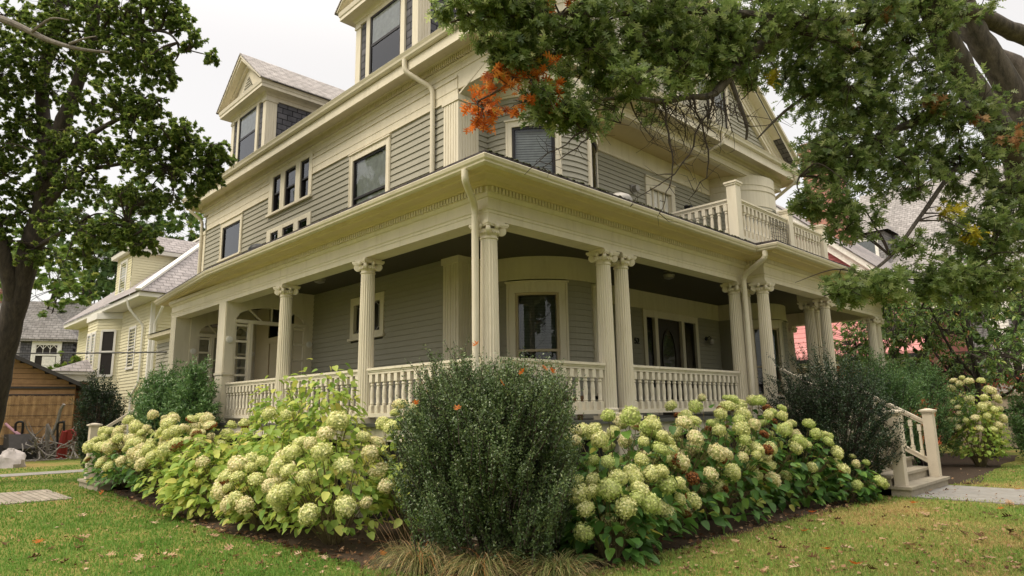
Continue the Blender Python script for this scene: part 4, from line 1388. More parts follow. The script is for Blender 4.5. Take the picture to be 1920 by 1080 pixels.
def grass(n=280000):
    r = 3.3 * (26 / 3.3) ** (RNG.random(n) ** 1.15)
    a = YAW + np.radians(RNG.uniform(-47, 47, n))
    x = CAM[0] + r * np.cos(a); y = CAM[1] + r * np.sin(a)
    keep = ~inside(x, y, BED) & ~((x > -11.32 + .12 * vnoise(x, y, .15, 6)) & (x < -9.1 - .12 * vnoise(x, y, .15, 7)) & (y < -2.4)) & ~((x > 2.3) & (y > 7.2 + .25 * vnoise(x, y, .3, 8)) & (y < 9.45)) & ~((x < .1) & (y > -.1)) & ~((x > -17.6) & (x < -16))
    keep &= ~((y > 9.35) & (x < 2.5))
    x, y, r = x[keep], y[keep], r[keep]; n = len(x)
    dry = .55 * vnoise(x, y, 1.3, 3) + .45 * vnoise(x, y, .35, 4)
    # the right hand side of the lawn is the drier one; the edge against the bed stays lush
    side = np.clip((x + y * .35 + 1.2) / 3.2, 0, 1)
    patch = np.clip((vnoise(x, y, .9, 13) - .52) * 3.2, 0, 1)
    rnd = np.clip(-.04 + dry * .36 + side * (.34 + .34 * patch) + .16 * patch * (y < -3.2) + RNG.normal(0, .12, n), 0, 1)
    h = RNG.uniform(.022, .050, n) * (1 - .25 * (rnd > .65)) * (.75 + .8 * vnoise(x, y, .22, 9) ** 2); w = .0022 + .00042 * r
    d = RNG.uniform(0, 2 * np.pi, n); lean = RNG.uniform(.15, .9, n)
    dx, dy = np.cos(d), np.sin(d)
    V = np.zeros((n, 4, 3))
    V[:, 0] = np.stack([x - dy * w, y + dx * w, np.zeros(n)], 1); V[:, 1] = np.stack([x + dy * w, y - dx * w, np.zeros(n)], 1)
    mx = np.stack([x + dx * lean * h * .35, y + dy * lean * h * .35, h * .62], 1)
    V[:, 2] = mx + np.stack([dy * w * .8, -dx * w * .8, 0 * w], 1)
    V[:, 3] = np.stack([x + dx * lean * h, y + dy * lean * h, h], 1)
    F = (np.array([0, 1, 2, 0, 2, 3])[None, :] + (np.arange(n) * 4)[:, None]).ravel()
    me = array_mesh('grass', V.reshape(-1, 3), F, np.full(2 * n, 3), {'rnd': np.repeat(rnd, 4)})
    me.materials.append(MATS['grass_blade'])
    tag(link(me, 'grass'), 'short lawn grass, green by the flower bed and yellowing towards the right', 'grass', kind='stuff')


grass()

# ------------------------------------------------------------------ leaf shapes (x side, y along, z up)
def tmpl(half, fold=.12, curl=-.12):
    """two leaf halves folded on the midrib from a right hand outline running base to tip"""
    pts = half; n = len(pts); V = [(0, 0, 0), (0, .5, 0), (0, 1, curl)]; F = [[0], [0]]
    ir, il = [], []
    for (x, y) in pts:
        z = x * fold * 2 + curl * y * y
        ir.append(len(V)); V.append((x, y, z)); il.append(len(V)); V.append((-x, y, z))
    return np.array(V), [[0] + ir + [2, 1], [0, 1, 2] + il[::-1]]


T_OVATE = tmpl([(.22, .06), (.36, .26), (.36, .46), (.24, .74), (.10, .92)], .16, -.20)
T_OAK = tmpl([(.025, .12), (.22, .10), (.27, .16), (.05, .27), (.40, .33), (.47, .43), (.33, .41), (.05, .47), (.36, .62), (.40, .74), (.25, .70), (.045, .68), (.13, .84), (.07, .88)], .12, -.15)
T_MAPLE = tmpl([(.16, .02), (.42, .10), (.30, .28), (.55, .52), (.26, .52), (.28, .74), (.10, .74)], .10, -.12)
T_SMALL = (np.array([(0, 0, 0), (.27, .5, .06), (0, 1, -.05), (-.27, .5, .06)]), [[0, 1, 2], [0, 2, 3]])
T_LANCE = tmpl([(.10, .1), (.17, .38), (.10, .75)], .1, -.35)
T_BLADE = (np.array([(-.5, 0, 0), (.5, 0, 0), (.42, .5, .0), (-.42, .5, .0), (0, 1, 0)]), [[0, 1, 2, 3], [3, 2, 4]])

leafy('hydrangea_leaf', [(0, (0.054, 0.134, 0.029)), (.5, (0.100, 0.226, 0.043)), (.8, (0.216, 0.360, 0.064)), (1, (0.468, 0.450, 0.090))], .30, .45, .35)
leafy('hydrangea_leaf_yellow', [(0, (.17, .30, .055)), (.45, (.36, .48, .10)), (.8, (.58, .60, .15)), (1, (.64, .55, .17))], .40, .5, .3)
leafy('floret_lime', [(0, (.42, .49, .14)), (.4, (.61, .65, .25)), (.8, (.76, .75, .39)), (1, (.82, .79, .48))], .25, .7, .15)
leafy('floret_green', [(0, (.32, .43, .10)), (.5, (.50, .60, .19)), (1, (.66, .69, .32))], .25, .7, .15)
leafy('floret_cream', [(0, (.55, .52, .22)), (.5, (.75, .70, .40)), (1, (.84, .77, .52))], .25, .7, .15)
leafy('floret_rust', [(0, (.12, .04, .012)), (.5, (.27, .095, .03)), (1, (.40, .20, .09))], .15, .8, .1)
simple('floret_core', (.42, .46, .19), .9)
simple('floret_core_rust', (.07, .03, .012), .9)
simple('stem', (.16, .13, .06), .8)
simple('twig', (.055, .042, .034), .9)


def head_mesh(mat, core, seed, n=340, R=.12, half=None):
    g = np.random.default_rng(seed)
    z = g.uniform(-.62, 1, n); a = g.uniform(0, 2 * np.pi, n); s = np.sqrt(1 - z * z)
    d = np.stack([s * np.cos(a), s * np.sin(a), z], 1)
    lump = 1 + .10 * np.sin(d[:, 0] * 5 + seed) * np.sin(d[:, 1] * 6 + 2 * seed)
    pos = d * (R * lump * g.uniform(.86, 1.04, n))[:, None] * np.array([1, 1, .88])
    nr = unit(d + g.normal(0, .45, (n, 3))); t = unit(np.cross(nr, rand_dirs(n, g))); b = np.cross(nr, t)
    sz = g.uniform(.0125, .0195, n)
    V, F, T, mi = [], [], [], []
    tv = []
    for k in range(8):
        rr = 1.0 if k % 2 == 0 else .52
        an = math.pi / 4 * k
        tv.append((rr * math.cos(an), rr * math.sin(an), .12 if k % 2 == 0 else -.05))
    tv = np.array(tv)
    Rm = np.stack([t, b, nr], -1) * sz[:, None, None]
    VV = np.einsum('nij,kj->nki', Rm, tv) + pos[:, None, :]
    nv = n * 8
    F = (np.arange(8)[None, :] + (np.arange(n) * 8)[:, None]).ravel(); T = np.full(n, 8)
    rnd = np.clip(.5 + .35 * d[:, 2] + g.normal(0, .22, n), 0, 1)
    mi = np.zeros(n, int)
    if half is not None:
        mi[(d @ np.array(half)) > .15] = 2
    # core
    cv, cf = [], []
    ns, nr_ = 12, 7
    for i in range(nr_ + 1):
        th = math.pi * i / nr_
        for j in range(ns):
            ph = 2 * math.pi * j / ns; cv.append((R * .80 * math.sin(th) * math.cos(ph), R * .80 * math.sin(th) * math.sin(ph), R * .70 * math.cos(th)))
    for i in range(nr_):
        for j in range(ns):
            cf += [nv + i * ns + j, nv + i * ns + (j + 1) % ns, nv + (i + 1) * ns + (j + 1) % ns, nv + (i + 1) * ns + j]
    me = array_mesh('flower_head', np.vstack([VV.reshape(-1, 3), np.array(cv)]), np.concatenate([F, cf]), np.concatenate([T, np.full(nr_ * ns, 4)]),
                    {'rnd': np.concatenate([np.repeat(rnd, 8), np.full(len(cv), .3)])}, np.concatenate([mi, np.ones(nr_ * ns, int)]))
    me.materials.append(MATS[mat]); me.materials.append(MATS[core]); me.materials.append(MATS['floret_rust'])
    return me


HEADS = {'lime': [head_mesh('floret_lime', 'floret_core', i) for i in (1, 2, 3)], 'green': [head_mesh('floret_green', 'floret_core', i) for i in (4, 5)],
         'cream': [head_mesh('floret_cream', 'floret_core', i) for i in (6, 7)], 'rust': [head_mesh('floret_rust', 'floret_core_rust', i, 280, .10) for i in (8, 9)],
         'half': [head_mesh('floret_lime', 'floret_core', 10, half=(.3, .2, -.9)), head_mesh('floret_cream', 'floret_core', 11, half=(-.5, -.3, -.7))]}


def hydrangea(label, x, y, h, rx, ry, nheads, mix, leaf='hydrangea_leaf', nleaf=420, lo=.25, hs=(.85, 1.2), group='hydrangeas along the porch', hmin=.35, leafsz=(.08, .14), out=None):
    t = thing('hydrangea', label, 'hydrangea', (x, y, 0), group)
    g = np.random.default_rng(int(abs(x * 97 + y * 31)) + 5)
    c = np.array([x, y, 0])
    # points spread over a dome that is fuller above
    def dome(n, shell):
        z = g.uniform(lo, 1, n); a = g.uniform(0, 2 * np.pi, n); s = np.sqrt(np.clip(1 - ((z - .42) / .62) ** 2, .05, 1))
        k = shell(n)
        return np.stack([rx * s * np.cos(a) * k, ry * s * np.sin(a) * k, h * (z - .05) * (.55 + .45 * k)], 1), a
    P, a = dome(nleaf, lambda n: g.uniform(.35, 1.0, n) ** .6)
    P[:, 2] = np.maximum(P[:, 2] * g.uniform(.72, 1.0, nleaf), .05)
    f = np.stack([np.cos(a), np.sin(a), g.uniform(-.9, .25, nleaf)], 1) + g.normal(0, .35, (nleaf, 3))
    R = frames(f, np.array([0, 0, 1.0]) + g.normal(0, .3, (nleaf, 3)), g.uniform(*leafsz, nleaf))
    rn = np.clip(g.normal(.42, .26, nleaf), 0, 1)
    scatter('foliage', *T_OVATE, R, P + c, rn, leaf, t)
    # heads: kept apart from each other
    H = []; tries = 0; nheads = int(nheads * 1.5)
    while len(H) < nheads and tries < 9000:
        tries += 1
        z = g.uniform(hmin, 1.0) ** .8; an = g.uniform(0, 2 * np.pi)
        if out is not None and math.cos(an - out) < g.uniform(-1.2, .7):
            continue
        s = math.sqrt(max(.03, 1 - ((z - .42) / .62) ** 2)); k = g.uniform(.93, 1.06)
        p = np.array([rx * s * math.cos(an) * k, ry * s * math.sin(an) * k, h * z * g.uniform(.93, 1.05)])
        if all(np.linalg.norm(p - q) > .140 for q in H):
            H.append(p)
    m = MB()
    for p in H:
        kind = mix[int(g.integers(len(mix)))]
        sc = .80 * g.uniform(*hs) * g.choice([.7, .9, 1.0, 1.0, 1.1]) * (.85 if kind == 'rust' else 1)
        me = HEADS[kind][int(g.integers(len(HEADS[kind])))]
        o = link(me, 'flower_head', None); o.parent = t
        o.location = tuple(p); tilt = unit(np.array([p[0], p[1], .35 + .5 * p[2]]))
        o.rotation_euler = (Vector(tilt).to_track_quat('Z', 'Y') @ Matrix.Rotation(g.uniform(0, 6.28), 3, 'Z').to_quaternion()).to_euler()
        o.scale = (sc * g.uniform(.92, 1.1), sc * g.uniform(.92, 1.1), sc * g.uniform(.72, 1.15))
        b = c + np.array([p[0] * .15, p[1] * .15, 0]); e = c + p
        mid = b * .45 + e * .55 + np.array([0, 0, .08])
        m.tube([b, mid, e], [.006, .005, .004], 5)
    for i in range(26):
        an = g.uniform(0, 6.28); e = c + np.array([rx * .8 * math.cos(an), ry * .8 * math.sin(an), h * g.uniform(.4, .85)]); b = c + g.normal(0, .06, 3) * np.array([1, 1, 0])
        m.tube([b, b * .5 + e * .5 + np.array([0, 0, .06]), e], [.006, .005, .003], 5)
    m.build('stems', 'stem', t)
    return t


YL = 'hydrangea_leaf_yellow'
A_L, A_R = math.radians(-75), math.radians(-12)
H_ = hydrangea
H_('pale cream hydrangea at the far left end of the bed, beside the tapered stair post', -10.15, -1.34, 1.22, .75, .62, 18, ['lime', 'cream', 'lime', 'half'], nleaf=380, hs=(.9, 1.3), out=A_L)
H_('second hydrangea from the left end of the bed, thick with cream heads', -8.9, -1.2, 1.42, .85, .8, 24, ['cream', 'lime', 'lime', 'half'], nleaf=380, hs=(.9, 1.3), out=A_L)
H_('hydrangea with cream heads in front of the square porch post', -7.5, -1.15, 1.55, .85, .82, 26, ['cream', 'lime', 'lime', 'cream', 'half'], nleaf=420, hs=(.9, 1.3), out=A_L)
H_('hydrangea with cream heads just left of the yellow leaved ones', -6.2, -1.2, 1.55, .85, .82, 20, ['lime', 'cream', 'lime'], YL, nleaf=560, hs=(.9, 1.25), out=A_L)
H_('low yellow leaved hydrangea with broad leaves and few heads, mid left bed', -4.75, -1.3, 1.38, .9, .8, 5, ['lime', 'half'], YL, nleaf=950, lo=.12, leafsz=(.10, .17), out=A_L)
H_('yellow leaved hydrangea without heads, tucked under the porch rail', -3.4, -1.05, 1.62, .95, .65, 3, ['lime'], YL, nleaf=850, lo=.12, leafsz=(.10, .16), out=A_L)
H_('tall sparse yellow hydrangea whose bare stems rise over the porch rail', -2.95, -.62, 2.5, 1.1, .45, 0, ['lime', 'cream'], YL, nleaf=900, lo=.42, leafsz=(.08, .13), out=A_L)
H_('slim yellow leaved hydrangea reaching up before the second fluted column', -4.6, -.55, 2.4, 1.05, .4, 0, ['lime'], YL, nleaf=800, lo=.42, leafsz=(.08, .13), out=A_L)
H_('low hydrangea with big cream heads hanging over the left lawn edge', -2.75, -1.5, .98, .75, .52, 22, ['cream', 'lime', 'cream', 'half'], YL, nleaf=300, hs=(.95, 1.25), hmin=.20, out=A_L)
H_('hydrangea with large pale heads and yellow leaves left of the big dark bush', -1.35, -1.28, 1.36, .76, .66, 20, ['lime', 'cream', 'lime', 'lime'], YL, nleaf=520, hs=(.9, 1.2), hmin=.22, out=A_L)
H_('pale hydrangea filling the gap between porch rail and big dark bush', -.80, -.60, 1.62, .6, .42, 10, ['lime', 'cream'], YL, nleaf=300, out=A_L)
H_('lush hydrangea with big lime heads right beside the big dark bush', 1.18, .95, 1.40, .76, .80, 26, ['lime', 'green', 'lime', 'half'], nleaf=420, lo=.12, hs=(.85, 1.15), hmin=.12, leafsz=(.10, .17), out=A_R)
H_('hydrangea with lime and rusty heads under the twin columns', 1.08, 2.05, 1.52, .80, .78, 26, ['lime', 'lime', 'green', 'rust', 'cream'], nleaf=420, lo=.12, hs=(.85, 1.15), hmin=.24, leafsz=(.10, .16), out=A_R)
H_('hydrangea with lime heads and several rusty ones, middle of the right bed', 1.08, 3.15, 1.60, .82, .78, 26, ['lime', 'lime', 'green', 'rust', 'half', 'cream'], nleaf=420, lo=.12, hs=(.85, 1.15), hmin=.22, leafsz=(.10, .16), out=A_R)
H_('tallest hydrangea of the right bed, below the downspout with the double bend', 1.05, 4.3, 1.66, .80, .78, 24, ['lime', 'lime', 'green', 'rust', 'lime'], nleaf=420, lo=.12, hs=(.85, 1.15), hmin=.25, leafsz=(.10, .16), out=A_R)
H_('hydrangea with dark leaves sloping down beside the dark shrub by the steps', 1.28, 5.35, 1.26, .75, .72, 18, ['lime', 'green', 'half', 'lime'], nleaf=420, lo=.1, hs=(.8, 1.1), hmin=.2, leafsz=(.10, .16), out=A_R)
H_('low spreading hydrangea whose lime heads touch the lawn right of the bush', 1.55, .25, .82, .50, .50, 13, ['lime', 'green', 'lime'], nleaf=240, lo=.1, hs=(.9, 1.15), hmin=.12, leafsz=(.10, .17), out=A_R)
H_('pale hydrangea behind the big dark bush, under the right hand porch rail', .55, .55, 1.50, .5, .45, 9, ['lime', 'cream', 'green'], nleaf=320, lo=.12, leafsz=(.10, .16), out=A_R)
H_('smallest hydrangea, low beside the foot of the front steps', 1.75, 6.2, .68, .55, .55, 8, ['lime', 'green', 'cream'], nleaf=260, lo=.1, hs=(.75, 1.0), hmin=.2, leafsz=(.10, .16), out=A_R)

# ------------------------------------------------------------------ evergreen shrubs with upright sprigs
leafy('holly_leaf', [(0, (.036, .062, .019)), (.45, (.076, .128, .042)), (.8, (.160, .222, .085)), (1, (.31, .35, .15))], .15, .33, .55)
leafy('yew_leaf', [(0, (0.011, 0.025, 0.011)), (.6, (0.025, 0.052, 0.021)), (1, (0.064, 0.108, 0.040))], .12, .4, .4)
leafy('laurel_leaf', [(0, (0.047, 0.108, 0.030)), (.6, (0.108, 0.216, 0.065)), (1, (0.259, 0.389, 0.130))], .2, .35, .5)


def sprig_shrub(name, label, cat, x, y, h, rx, ry, nsprig, per, leaf, size, seed, spread=.55, sprig_len=(.35, .6), arch=0.0, base_z=.18, tips=1.0, group=None, tm=None, boxy=2.0, grow=None):
    t = thing(name, label, cat, (x, y, 0), group); g = np.random.default_rng(seed); c = np.array([x, y, 0.0])
    # sprig tips over a round body, some shooting above it
    z = g.uniform(-.88, 1, nsprig); a = g.uniform(0, 2 * np.pi, nsprig); s = np.sqrt(np.clip(1 - np.abs(z) ** np.where(z < 0, boxy, 2.0 if boxy == 2.0 else 3.6), 0, 1))
    d = np.stack([s * np.cos(a), s * np.sin(a), z], 1)
    k = g.uniform(.45, 1.0, nsprig) ** .5
    zc = h * .47 + base_z
    # sprigs stand together in clumps of different reach
    nc = 90; cd = rand_dirs(nc, g); reach = g.uniform(.80, 1.10, nc)
    near = np.argmax(d @ cd.T, axis=1); d = d * .84 + cd[near] * .18; k = k * reach[near]
    tip = np.stack([d[:, 0] * rx * k, d[:, 1] * ry * k, zc + d[:, 2] * (h * .5) * k], 1)
    lump = 1 + .12 * np.sin(3 * a + seed + 2 * z) + .09 * np.sin(7 * a + z * 6) + .06 * np.sin(13 * a - z * 9)
    tip[:, :2] *= lump[:, None]
    up = np.stack([d[:, 0] * spread, d[:, 1] * spread, np.full(nsprig, 1.0)], 1) + g.normal(0, .22, (nsprig, 3)); up = unit(up)
    L = g.uniform(*sprig_len, nsprig) * (1 + tips * .35 * (d[:, 2] > .45) * g.random(nsprig))
    if grow is not None:
        gd = np.array(grow) / np.linalg.norm(grow); w_ = np.clip(d @ gd, 0, 1) * g.random(nsprig)
        up = unit(up + gd * w_[:, None] * 1.2); L = L * (1 + .9 * w_)
    tip = tip + up * (L * .35)[:, None]
    base = tip - up * L[:, None]
    if arch:
        tip[:, 2] -= arch * L
    n = nsprig * per
    u = np.tile(np.linspace(.08, 1, per), nsprig) + g.normal(0, .02, n); si = np.repeat(np.arange(nsprig), per)
    P = base[si] * (1 - u)[:, None] + tip[si] * u[:, None] + up[si] * 0
    if arch:
        P[:, 2] += arch * L[si] * u * (1 - u) * 1.2
    off = rand_dirs(n, g); P += off * (size * .35)
    f = up[si] * .55 + off + np.array([0, 0, .1])
    R = frames(f, g.normal(0, 1, (n, 3)), g.uniform(.7, 1.25, n) * size * np.where(u > .9, .8, 1))
    P[:, 2] = np.maximum(P[:, 2], .03)
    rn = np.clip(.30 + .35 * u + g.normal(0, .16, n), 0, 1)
    P = P + c
    scatter('foliage', *(tm or T_SMALL), R, P, rn, leaf, t)
    m = MB()
    for i in range(0, nsprig, 2):
        m.tube([c + base[i], c + (base[i] + tip[i]) / 2 + (np.array([0, 0, arch * L[i] * .3]) if arch else 0), c + tip[i]], [.005, .004, .0015], 4, cap=False)
    for i in range(34):
        an = g.uniform(0, 6.28); q = g.uniform(.3, .8)
        e = c + np.array([rx * q * math.cos(an), ry * q * math.sin(an), h * g.uniform(.4, .8)])
        b = c + np.array([rx * .12 * math.cos(an), ry * .12 * math.sin(an), 0])
        m.tube([b, b * .5 + e * .5 + np.array([0, 0, .12]), e], [.016, .011, .005], 5)
    m.build('stems', 'twig', t)
    return t


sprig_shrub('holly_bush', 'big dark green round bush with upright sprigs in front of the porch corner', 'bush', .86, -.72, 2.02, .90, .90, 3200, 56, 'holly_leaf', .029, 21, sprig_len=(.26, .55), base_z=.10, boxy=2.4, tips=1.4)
sprig_shrub('yew_shrub', 'very dark sprawling shrub with long arching sprigs left of the front steps', 'bush', 1.42, 6.80, 2.45, 1.0, .85, 900, 56, 'yew_leaf', .036, 22, spread=.8, sprig_len=(.4, .85), arch=.10, base_z=.1, grow=(-.35, -.35, .9))
sprig_shrub('laurel_shrub', 'broad loose evergreen shrub beside the far left porch steps', 'bush', -9.75, -.72, 2.45, .85, .55, 380, 46, 'laurel_leaf', .07, 23, spread=1.0, sprig_len=(.4, .7), base_z=.2, tm=T_LANCE)
sprig_shrub('laurel_shrub', 'light topped evergreen shrub in front of the square porch post', 'bush', -8.55, -.50, 2.4, .85, .42, 340, 46, 'laurel_leaf', .07, 27, spread=1.0, sprig_len=(.4, .7), base_z=.2, tm=T_LANCE)
sprig_shrub('laurel_shrub', 'narrow dark shrub left of the tapered stair post', 'bush', -12.9, -1.15, 2.5, .55, .5, 300, 42, 'yew_leaf', .06, 24, sprig_len=(.35, .6), tm=T_LANCE)
sprig_shrub('laurel_shrub', 'dark thicket right of the front steps below the far column pair', 'bush', .75, 11.6, 2.5, 1.0, 1.0, 620, 46, 'laurel_leaf', .055, 25, spread=.8, sprig_len=(.4, .8), tm=T_LANCE)
sprig_shrub('laurel_shrub', 'bushy dark shrub right behind the right newel post', 'bush', .95, 13.7, 2.5, 1.0, .9, 620, 42, 'laurel_leaf', .05, 26, spread=.8, sprig_len=(.35, .65), tm=T_LANCE)
YHX, YHY = at(1828, 790, 16.4)[:2]
hydrangea('yellow green hydrangea with drooping pale heads beyond the front steps', YHX, YHY, 2.1, .62, .62, 26, ['cream', 'lime'], YL, nleaf=900, lo=.2, hs=(.8, 1.1), hmin=.3, group='hydrangeas beyond the front steps', out=math.radians(-70))


# ------------------------------------------------------------------ dry ornamental grass at the foot of the bush
leafy('sedge_blade', [(0, (0.072, 0.120, 0.036)), (.4, (0.204, 0.228, 0.072)), (.65, (0.480, 0.384, 0.192)), (.85, (0.576, 0.456, 0.264)), (1, (0.480, 0.192, 0.060))], .3, .6, .2)


def sedge(label, x, y, n, L, seed, green=.5, flat=.55):
    g = np.random.default_rng(seed); seg = 8
    a = g.uniform(0, 2 * np.pi, n); ln = g.uniform(.55, 1.1, n) * L; w = g.uniform(.0024, .0052, n); rise = g.uniform(.35, 1.0, n) * flat
    b = np.stack([x + g.normal(0, .05, n), y + g.normal(0, .05, n), np.zeros(n)], 1)
    V = np.zeros((n, seg + 1, 2, 3)); dx, dy = np.cos(a), np.sin(a)
    for i in range(seg + 1):
        u = i / seg
        hz = ln * (u * rise * 1.6 - u * u * rise * 1.5 + .02)
        cx = b[:, 0] + dx * ln * u * .85 + .02 * np.sin(u * 5 + a * 7); cy = b[:, 1] + dy * ln * u * .85 + .02 * np.cos(u * 5 + a * 5)
        ww = w * (1 - .9 * u)
        V[:, i, 0] = np.stack([cx - dy * ww, cy + dx * ww, np.maximum(hz, .008)], 1); V[:, i, 1] = np.stack([cx + dy * ww, cy - dx * ww, np.maximum(hz, .008)], 1)
    base = (np.arange(n) * (seg + 1) * 2)[:, None, None]
    q = np.array([[2 * i, 2 * i + 1, 2 * i + 3, 2 * i + 2] for i in range(seg)])[None]
    F = (base + q).ravel()
    rn = np.clip(g.normal(1 - green, .28, n), 0, 1)
    me = array_mesh('grass_clump', V.reshape(-1, 3), F, np.full(n * seg, 4), {'rnd': np.repeat(rn, (seg + 1) * 2)})
    me.materials.append(MATS['sedge_blade'])
    o = link(me, 'grass_clump'); tag(o, label, 'grass clump', 'dry grass clumps at the foot of the bush')
    return o


sedge('left tawny tuft of arching dry grass at the foot of the big dark bush', .55, -1.42, 620, .64, 41, .55, .95)
sedge('middle straw coloured tuft of arching dry grass at the foot of the big dark bush', 1.12, -1.15, 640, .60, 42, .50, .9)
sedge('right greener tuft of arching dry grass at the foot of the big dark bush', 1.66, -.68, 480, .56, 43, .62, .8)
m = MB(); g = np.random.default_rng(5)
for i in range(16):
    b = np.array([.35 + g.normal(0, .12), -1.35 + g.normal(0, .1), 0]); e = b + np.array([g.normal(-.15, .22), g.normal(-.05, .2), g.uniform(.25, .55)])
    m.tube([b, (b + e) / 2 + g.normal(0, .02, 3), e], [.0028, .0022, .001], 4)
simple('dead_stem', (.26, .17, .09), .9)
tag(m.build('dead_stalks', 'dead_stem'), 'spray of thin dead flower stalks beside the left tuft of dry grass', 'dead stalks')

# ------------------------------------------------------------------ fallen leaves
leafy('dead_leaf', [(0, (.06, .028, .014)), (.4, (.18, .09, .04)), (.7, (.36, .23, .13)), (1, (.46, .33, .22))], .1, .8, .2)
leafy('orange_leaf', [(0, (.34, .085, .012)), (.6, (.56, .17, .02)), (1, (.66, .27, .04))], .4, .5, .3)


def leaf_mesh(seed, mat, rn):
    g = np.random.default_rng(seed); tv, tf = T_OAK; V = tv.copy(); V[:, 1] -= .5
    V[:, 2] += .35 * V[:, 0] ** 2 * g.uniform(-1, 2.2) + .30 * V[:, 1] ** 2 * g.uniform(-.5, 2) + g.normal(0, .025, len(V))
    V[:, 2] -= V[:, 2].min()
    me = array_mesh('fallen_leaf', V, np.concatenate([np.array(f) for f in tf]), [len(f) for f in tf], {'rnd': np.full(len(V), rn)})
    me.materials.append(MATS[mat]); return me


LM = [('tan', [leaf_mesh(i, 'dead_leaf', .75) for i in (1, 2, 3)]), ('dark brown', [leaf_mesh(i, 'dead_leaf', .12) for i in (4, 5)]), ('pale', [leaf_mesh(i, 'dead_leaf', 1.0) for i in (6,)]), ('orange', [leaf_mesh(i, 'orange_leaf', .4) for i in (7, 8)])]
g = np.random.default_rng(77)
cnt = 0
while cnt < 110:
    px = g.uniform(0, 1920); py = g.uniform(905, 1078)
    if g.random() < .30 and px < 1150: continue
    p = ground_at(px, py)
    if inside(np.array([p[0]]), np.array([p[1]]), [(a * .96, b) for a, b in BED])[0] and g.random() < .6: continue
    if (p[0] < .2 and p[1] > -.6) or p[1] > 11: continue
    kind, ms = LM[[0, 0, 0, 1, 1, 2, 3][int(g.integers(7))]]
    o = link(ms[int(g.integers(len(ms)))], 'fallen_leaf')
    s = g.uniform(.09, .15); o.scale = (s, s, s); o.location = (p[0], p[1], .028 if not inside(np.array([p[0]]), np.array([p[1]]), BED)[0] else .012)
    o.rotation_euler = (g.normal(0, .22), g.normal(0, .22), g.uniform(0, 6.28))
    side = 'left of the big dark bush' if px < 915 else 'right of the big dark bush'
    tag(o, f'{kind} fallen oak leaf curled on the ground {side}', 'fallen leaf', f'{kind} fallen leaves {side}'); cnt += 1
# small litter nobody could count
n = 2600; px = 1940 * g.random(n) ** .75; py = 880 + 200 * g.random(n) ** .8
P = np.array([ground_at(a, b) for a, b in zip(px, py)])
ok = ~((P[:, 0] < .1) & (P[:, 1] > -.3)) & (np.linalg.norm(P - CAM, axis=1) < 24); P = P[ok]; n = len(P); P[:, 2] = .02 + .012 * g.random(n)
R = frames(np.stack([g.normal(0, 1, n), g.normal(0, 1, n), g.normal(0, .25, n)], 1), np.array([0, 0, 1.0]) + g.normal(0, .3, (n, 3)), g.uniform(.02, .055, n))
o = scatter('leaf_litter', *T_MAPLE, R, P, np.clip(g.normal(.45, .3, n), 0, 1), 'dead_leaf'); tag(o, 'scraps of brown leaf litter over lawn and bed', 'leaf litter', kind='stuff')
n = 900; k = g.integers(1, 12, n); t = g.random(n); B0 = np.array(BED)[k]; B1 = np.array(BED)[(k + 1) % len(BED)]
P = np.zeros((n, 3)); P[:, :2] = B0 + (B1 - B0) * t[:, None] + g.normal(0, .14, (n, 2)); P[:, 2] = .012 + .02 * g.random(n)
R = frames(np.stack([g.normal(0, 1, n), g.normal(0, 1, n), g.normal(0, .35, n)], 1), np.array([0, 0, 1.0]) + g.normal(0, .4, (n, 3)), g.uniform(.03, .085, n))
o = scatter('leaf_litter', *T_OAK, R, P, np.clip(g.normal(.3, .25, n), 0, 1), 'dead_leaf'); tag(o, 'brown leaves drifted along the edge of the flower bed', 'leaf litter', kind='stuff')
# orange leaves caught in the bush
for i, (px, py, dp) in enumerate(((893, 645, 6.35), (1020, 690, 6.25), (1035, 695, 6.2), (980, 697, 6.15), (858, 765, 6.0), (940, 718, 6.1), (779, 755, 6.3))):
    p = at(px, py, dp); o = link(LM[3][1][i % 2], 'fallen_leaf'); o.scale = (.085,) * 3; o.location = tuple(p); o.rotation_euler = (1.0 + .3 * math.sin(i * 3), .4 * math.cos(i * 5), i * 1.7)
    tag(o, 'bright orange oak leaf caught in the sprigs of the big dark bush', 'fallen leaf', 'orange leaves caught in the bush')

# ------------------------------------------------------------------ trees
barky('oak_bark', (.040, .033, .027), (.15, .125, .10), 16)
barky('maple_bark', (.020, .016, .013), (.075, .058, .045), 12)
leafy('oak_leaf', [(0, (.075, .130, .034)), (.4, (.155, .225, .064)), (.75, (.26, .33, .115)), (1, (.42, .47, .23))], .50, .36, .5, 1.3)
leafy('oak_leaf_orange', [(0, (.34, .08, .01)), (.5, (.64, .20, .03)), (.85, (.72, .36, .08)), (1, (.52, .42, .08))], .45, .5, .3, 1.2)
leafy('oak_leaf_brown', [(0, (.22, .10, .04)), (.5, (.40, .22, .09)), (1, (.50, .34, .17))], .3, .6, .2)
leafy('oak_leaf_yellow', [(0, (.30, .26, .02)), (.5, (.48, .40, .03)), (1, (.30, .36, .05))], .45, .5, .3)
leafy('maple_leaf', [(0, (.055, .100, .020)), (.45, (.12, .185, .038)), (.8, (.23, .29, .07)), (1, (.36, .39, .11))], .60, .5, .3, 1.35)
leafy('lime_leaf', [(0, (.07, .14, .02)), (.5, (.14, .22, .04)), (1, (.28, .30, .08))], .35, .6, .2)
leafy('far_leaf', [(0, (0.046, 0.090, 0.029)), (.5, (0.100, 0.172, 0.054)), (1, (0.216, 0.288, 0.090))], .3, .6, .2)
leafy('peach_leaf', [(0, (0.061, 0.121, 0.030)), (.5, (0.151, 0.254, 0.061)), (.85, (0.324, 0.405, 0.101)), (1, (0.689, 0.344, 0.162))], .35, .4, .4, 1.3)


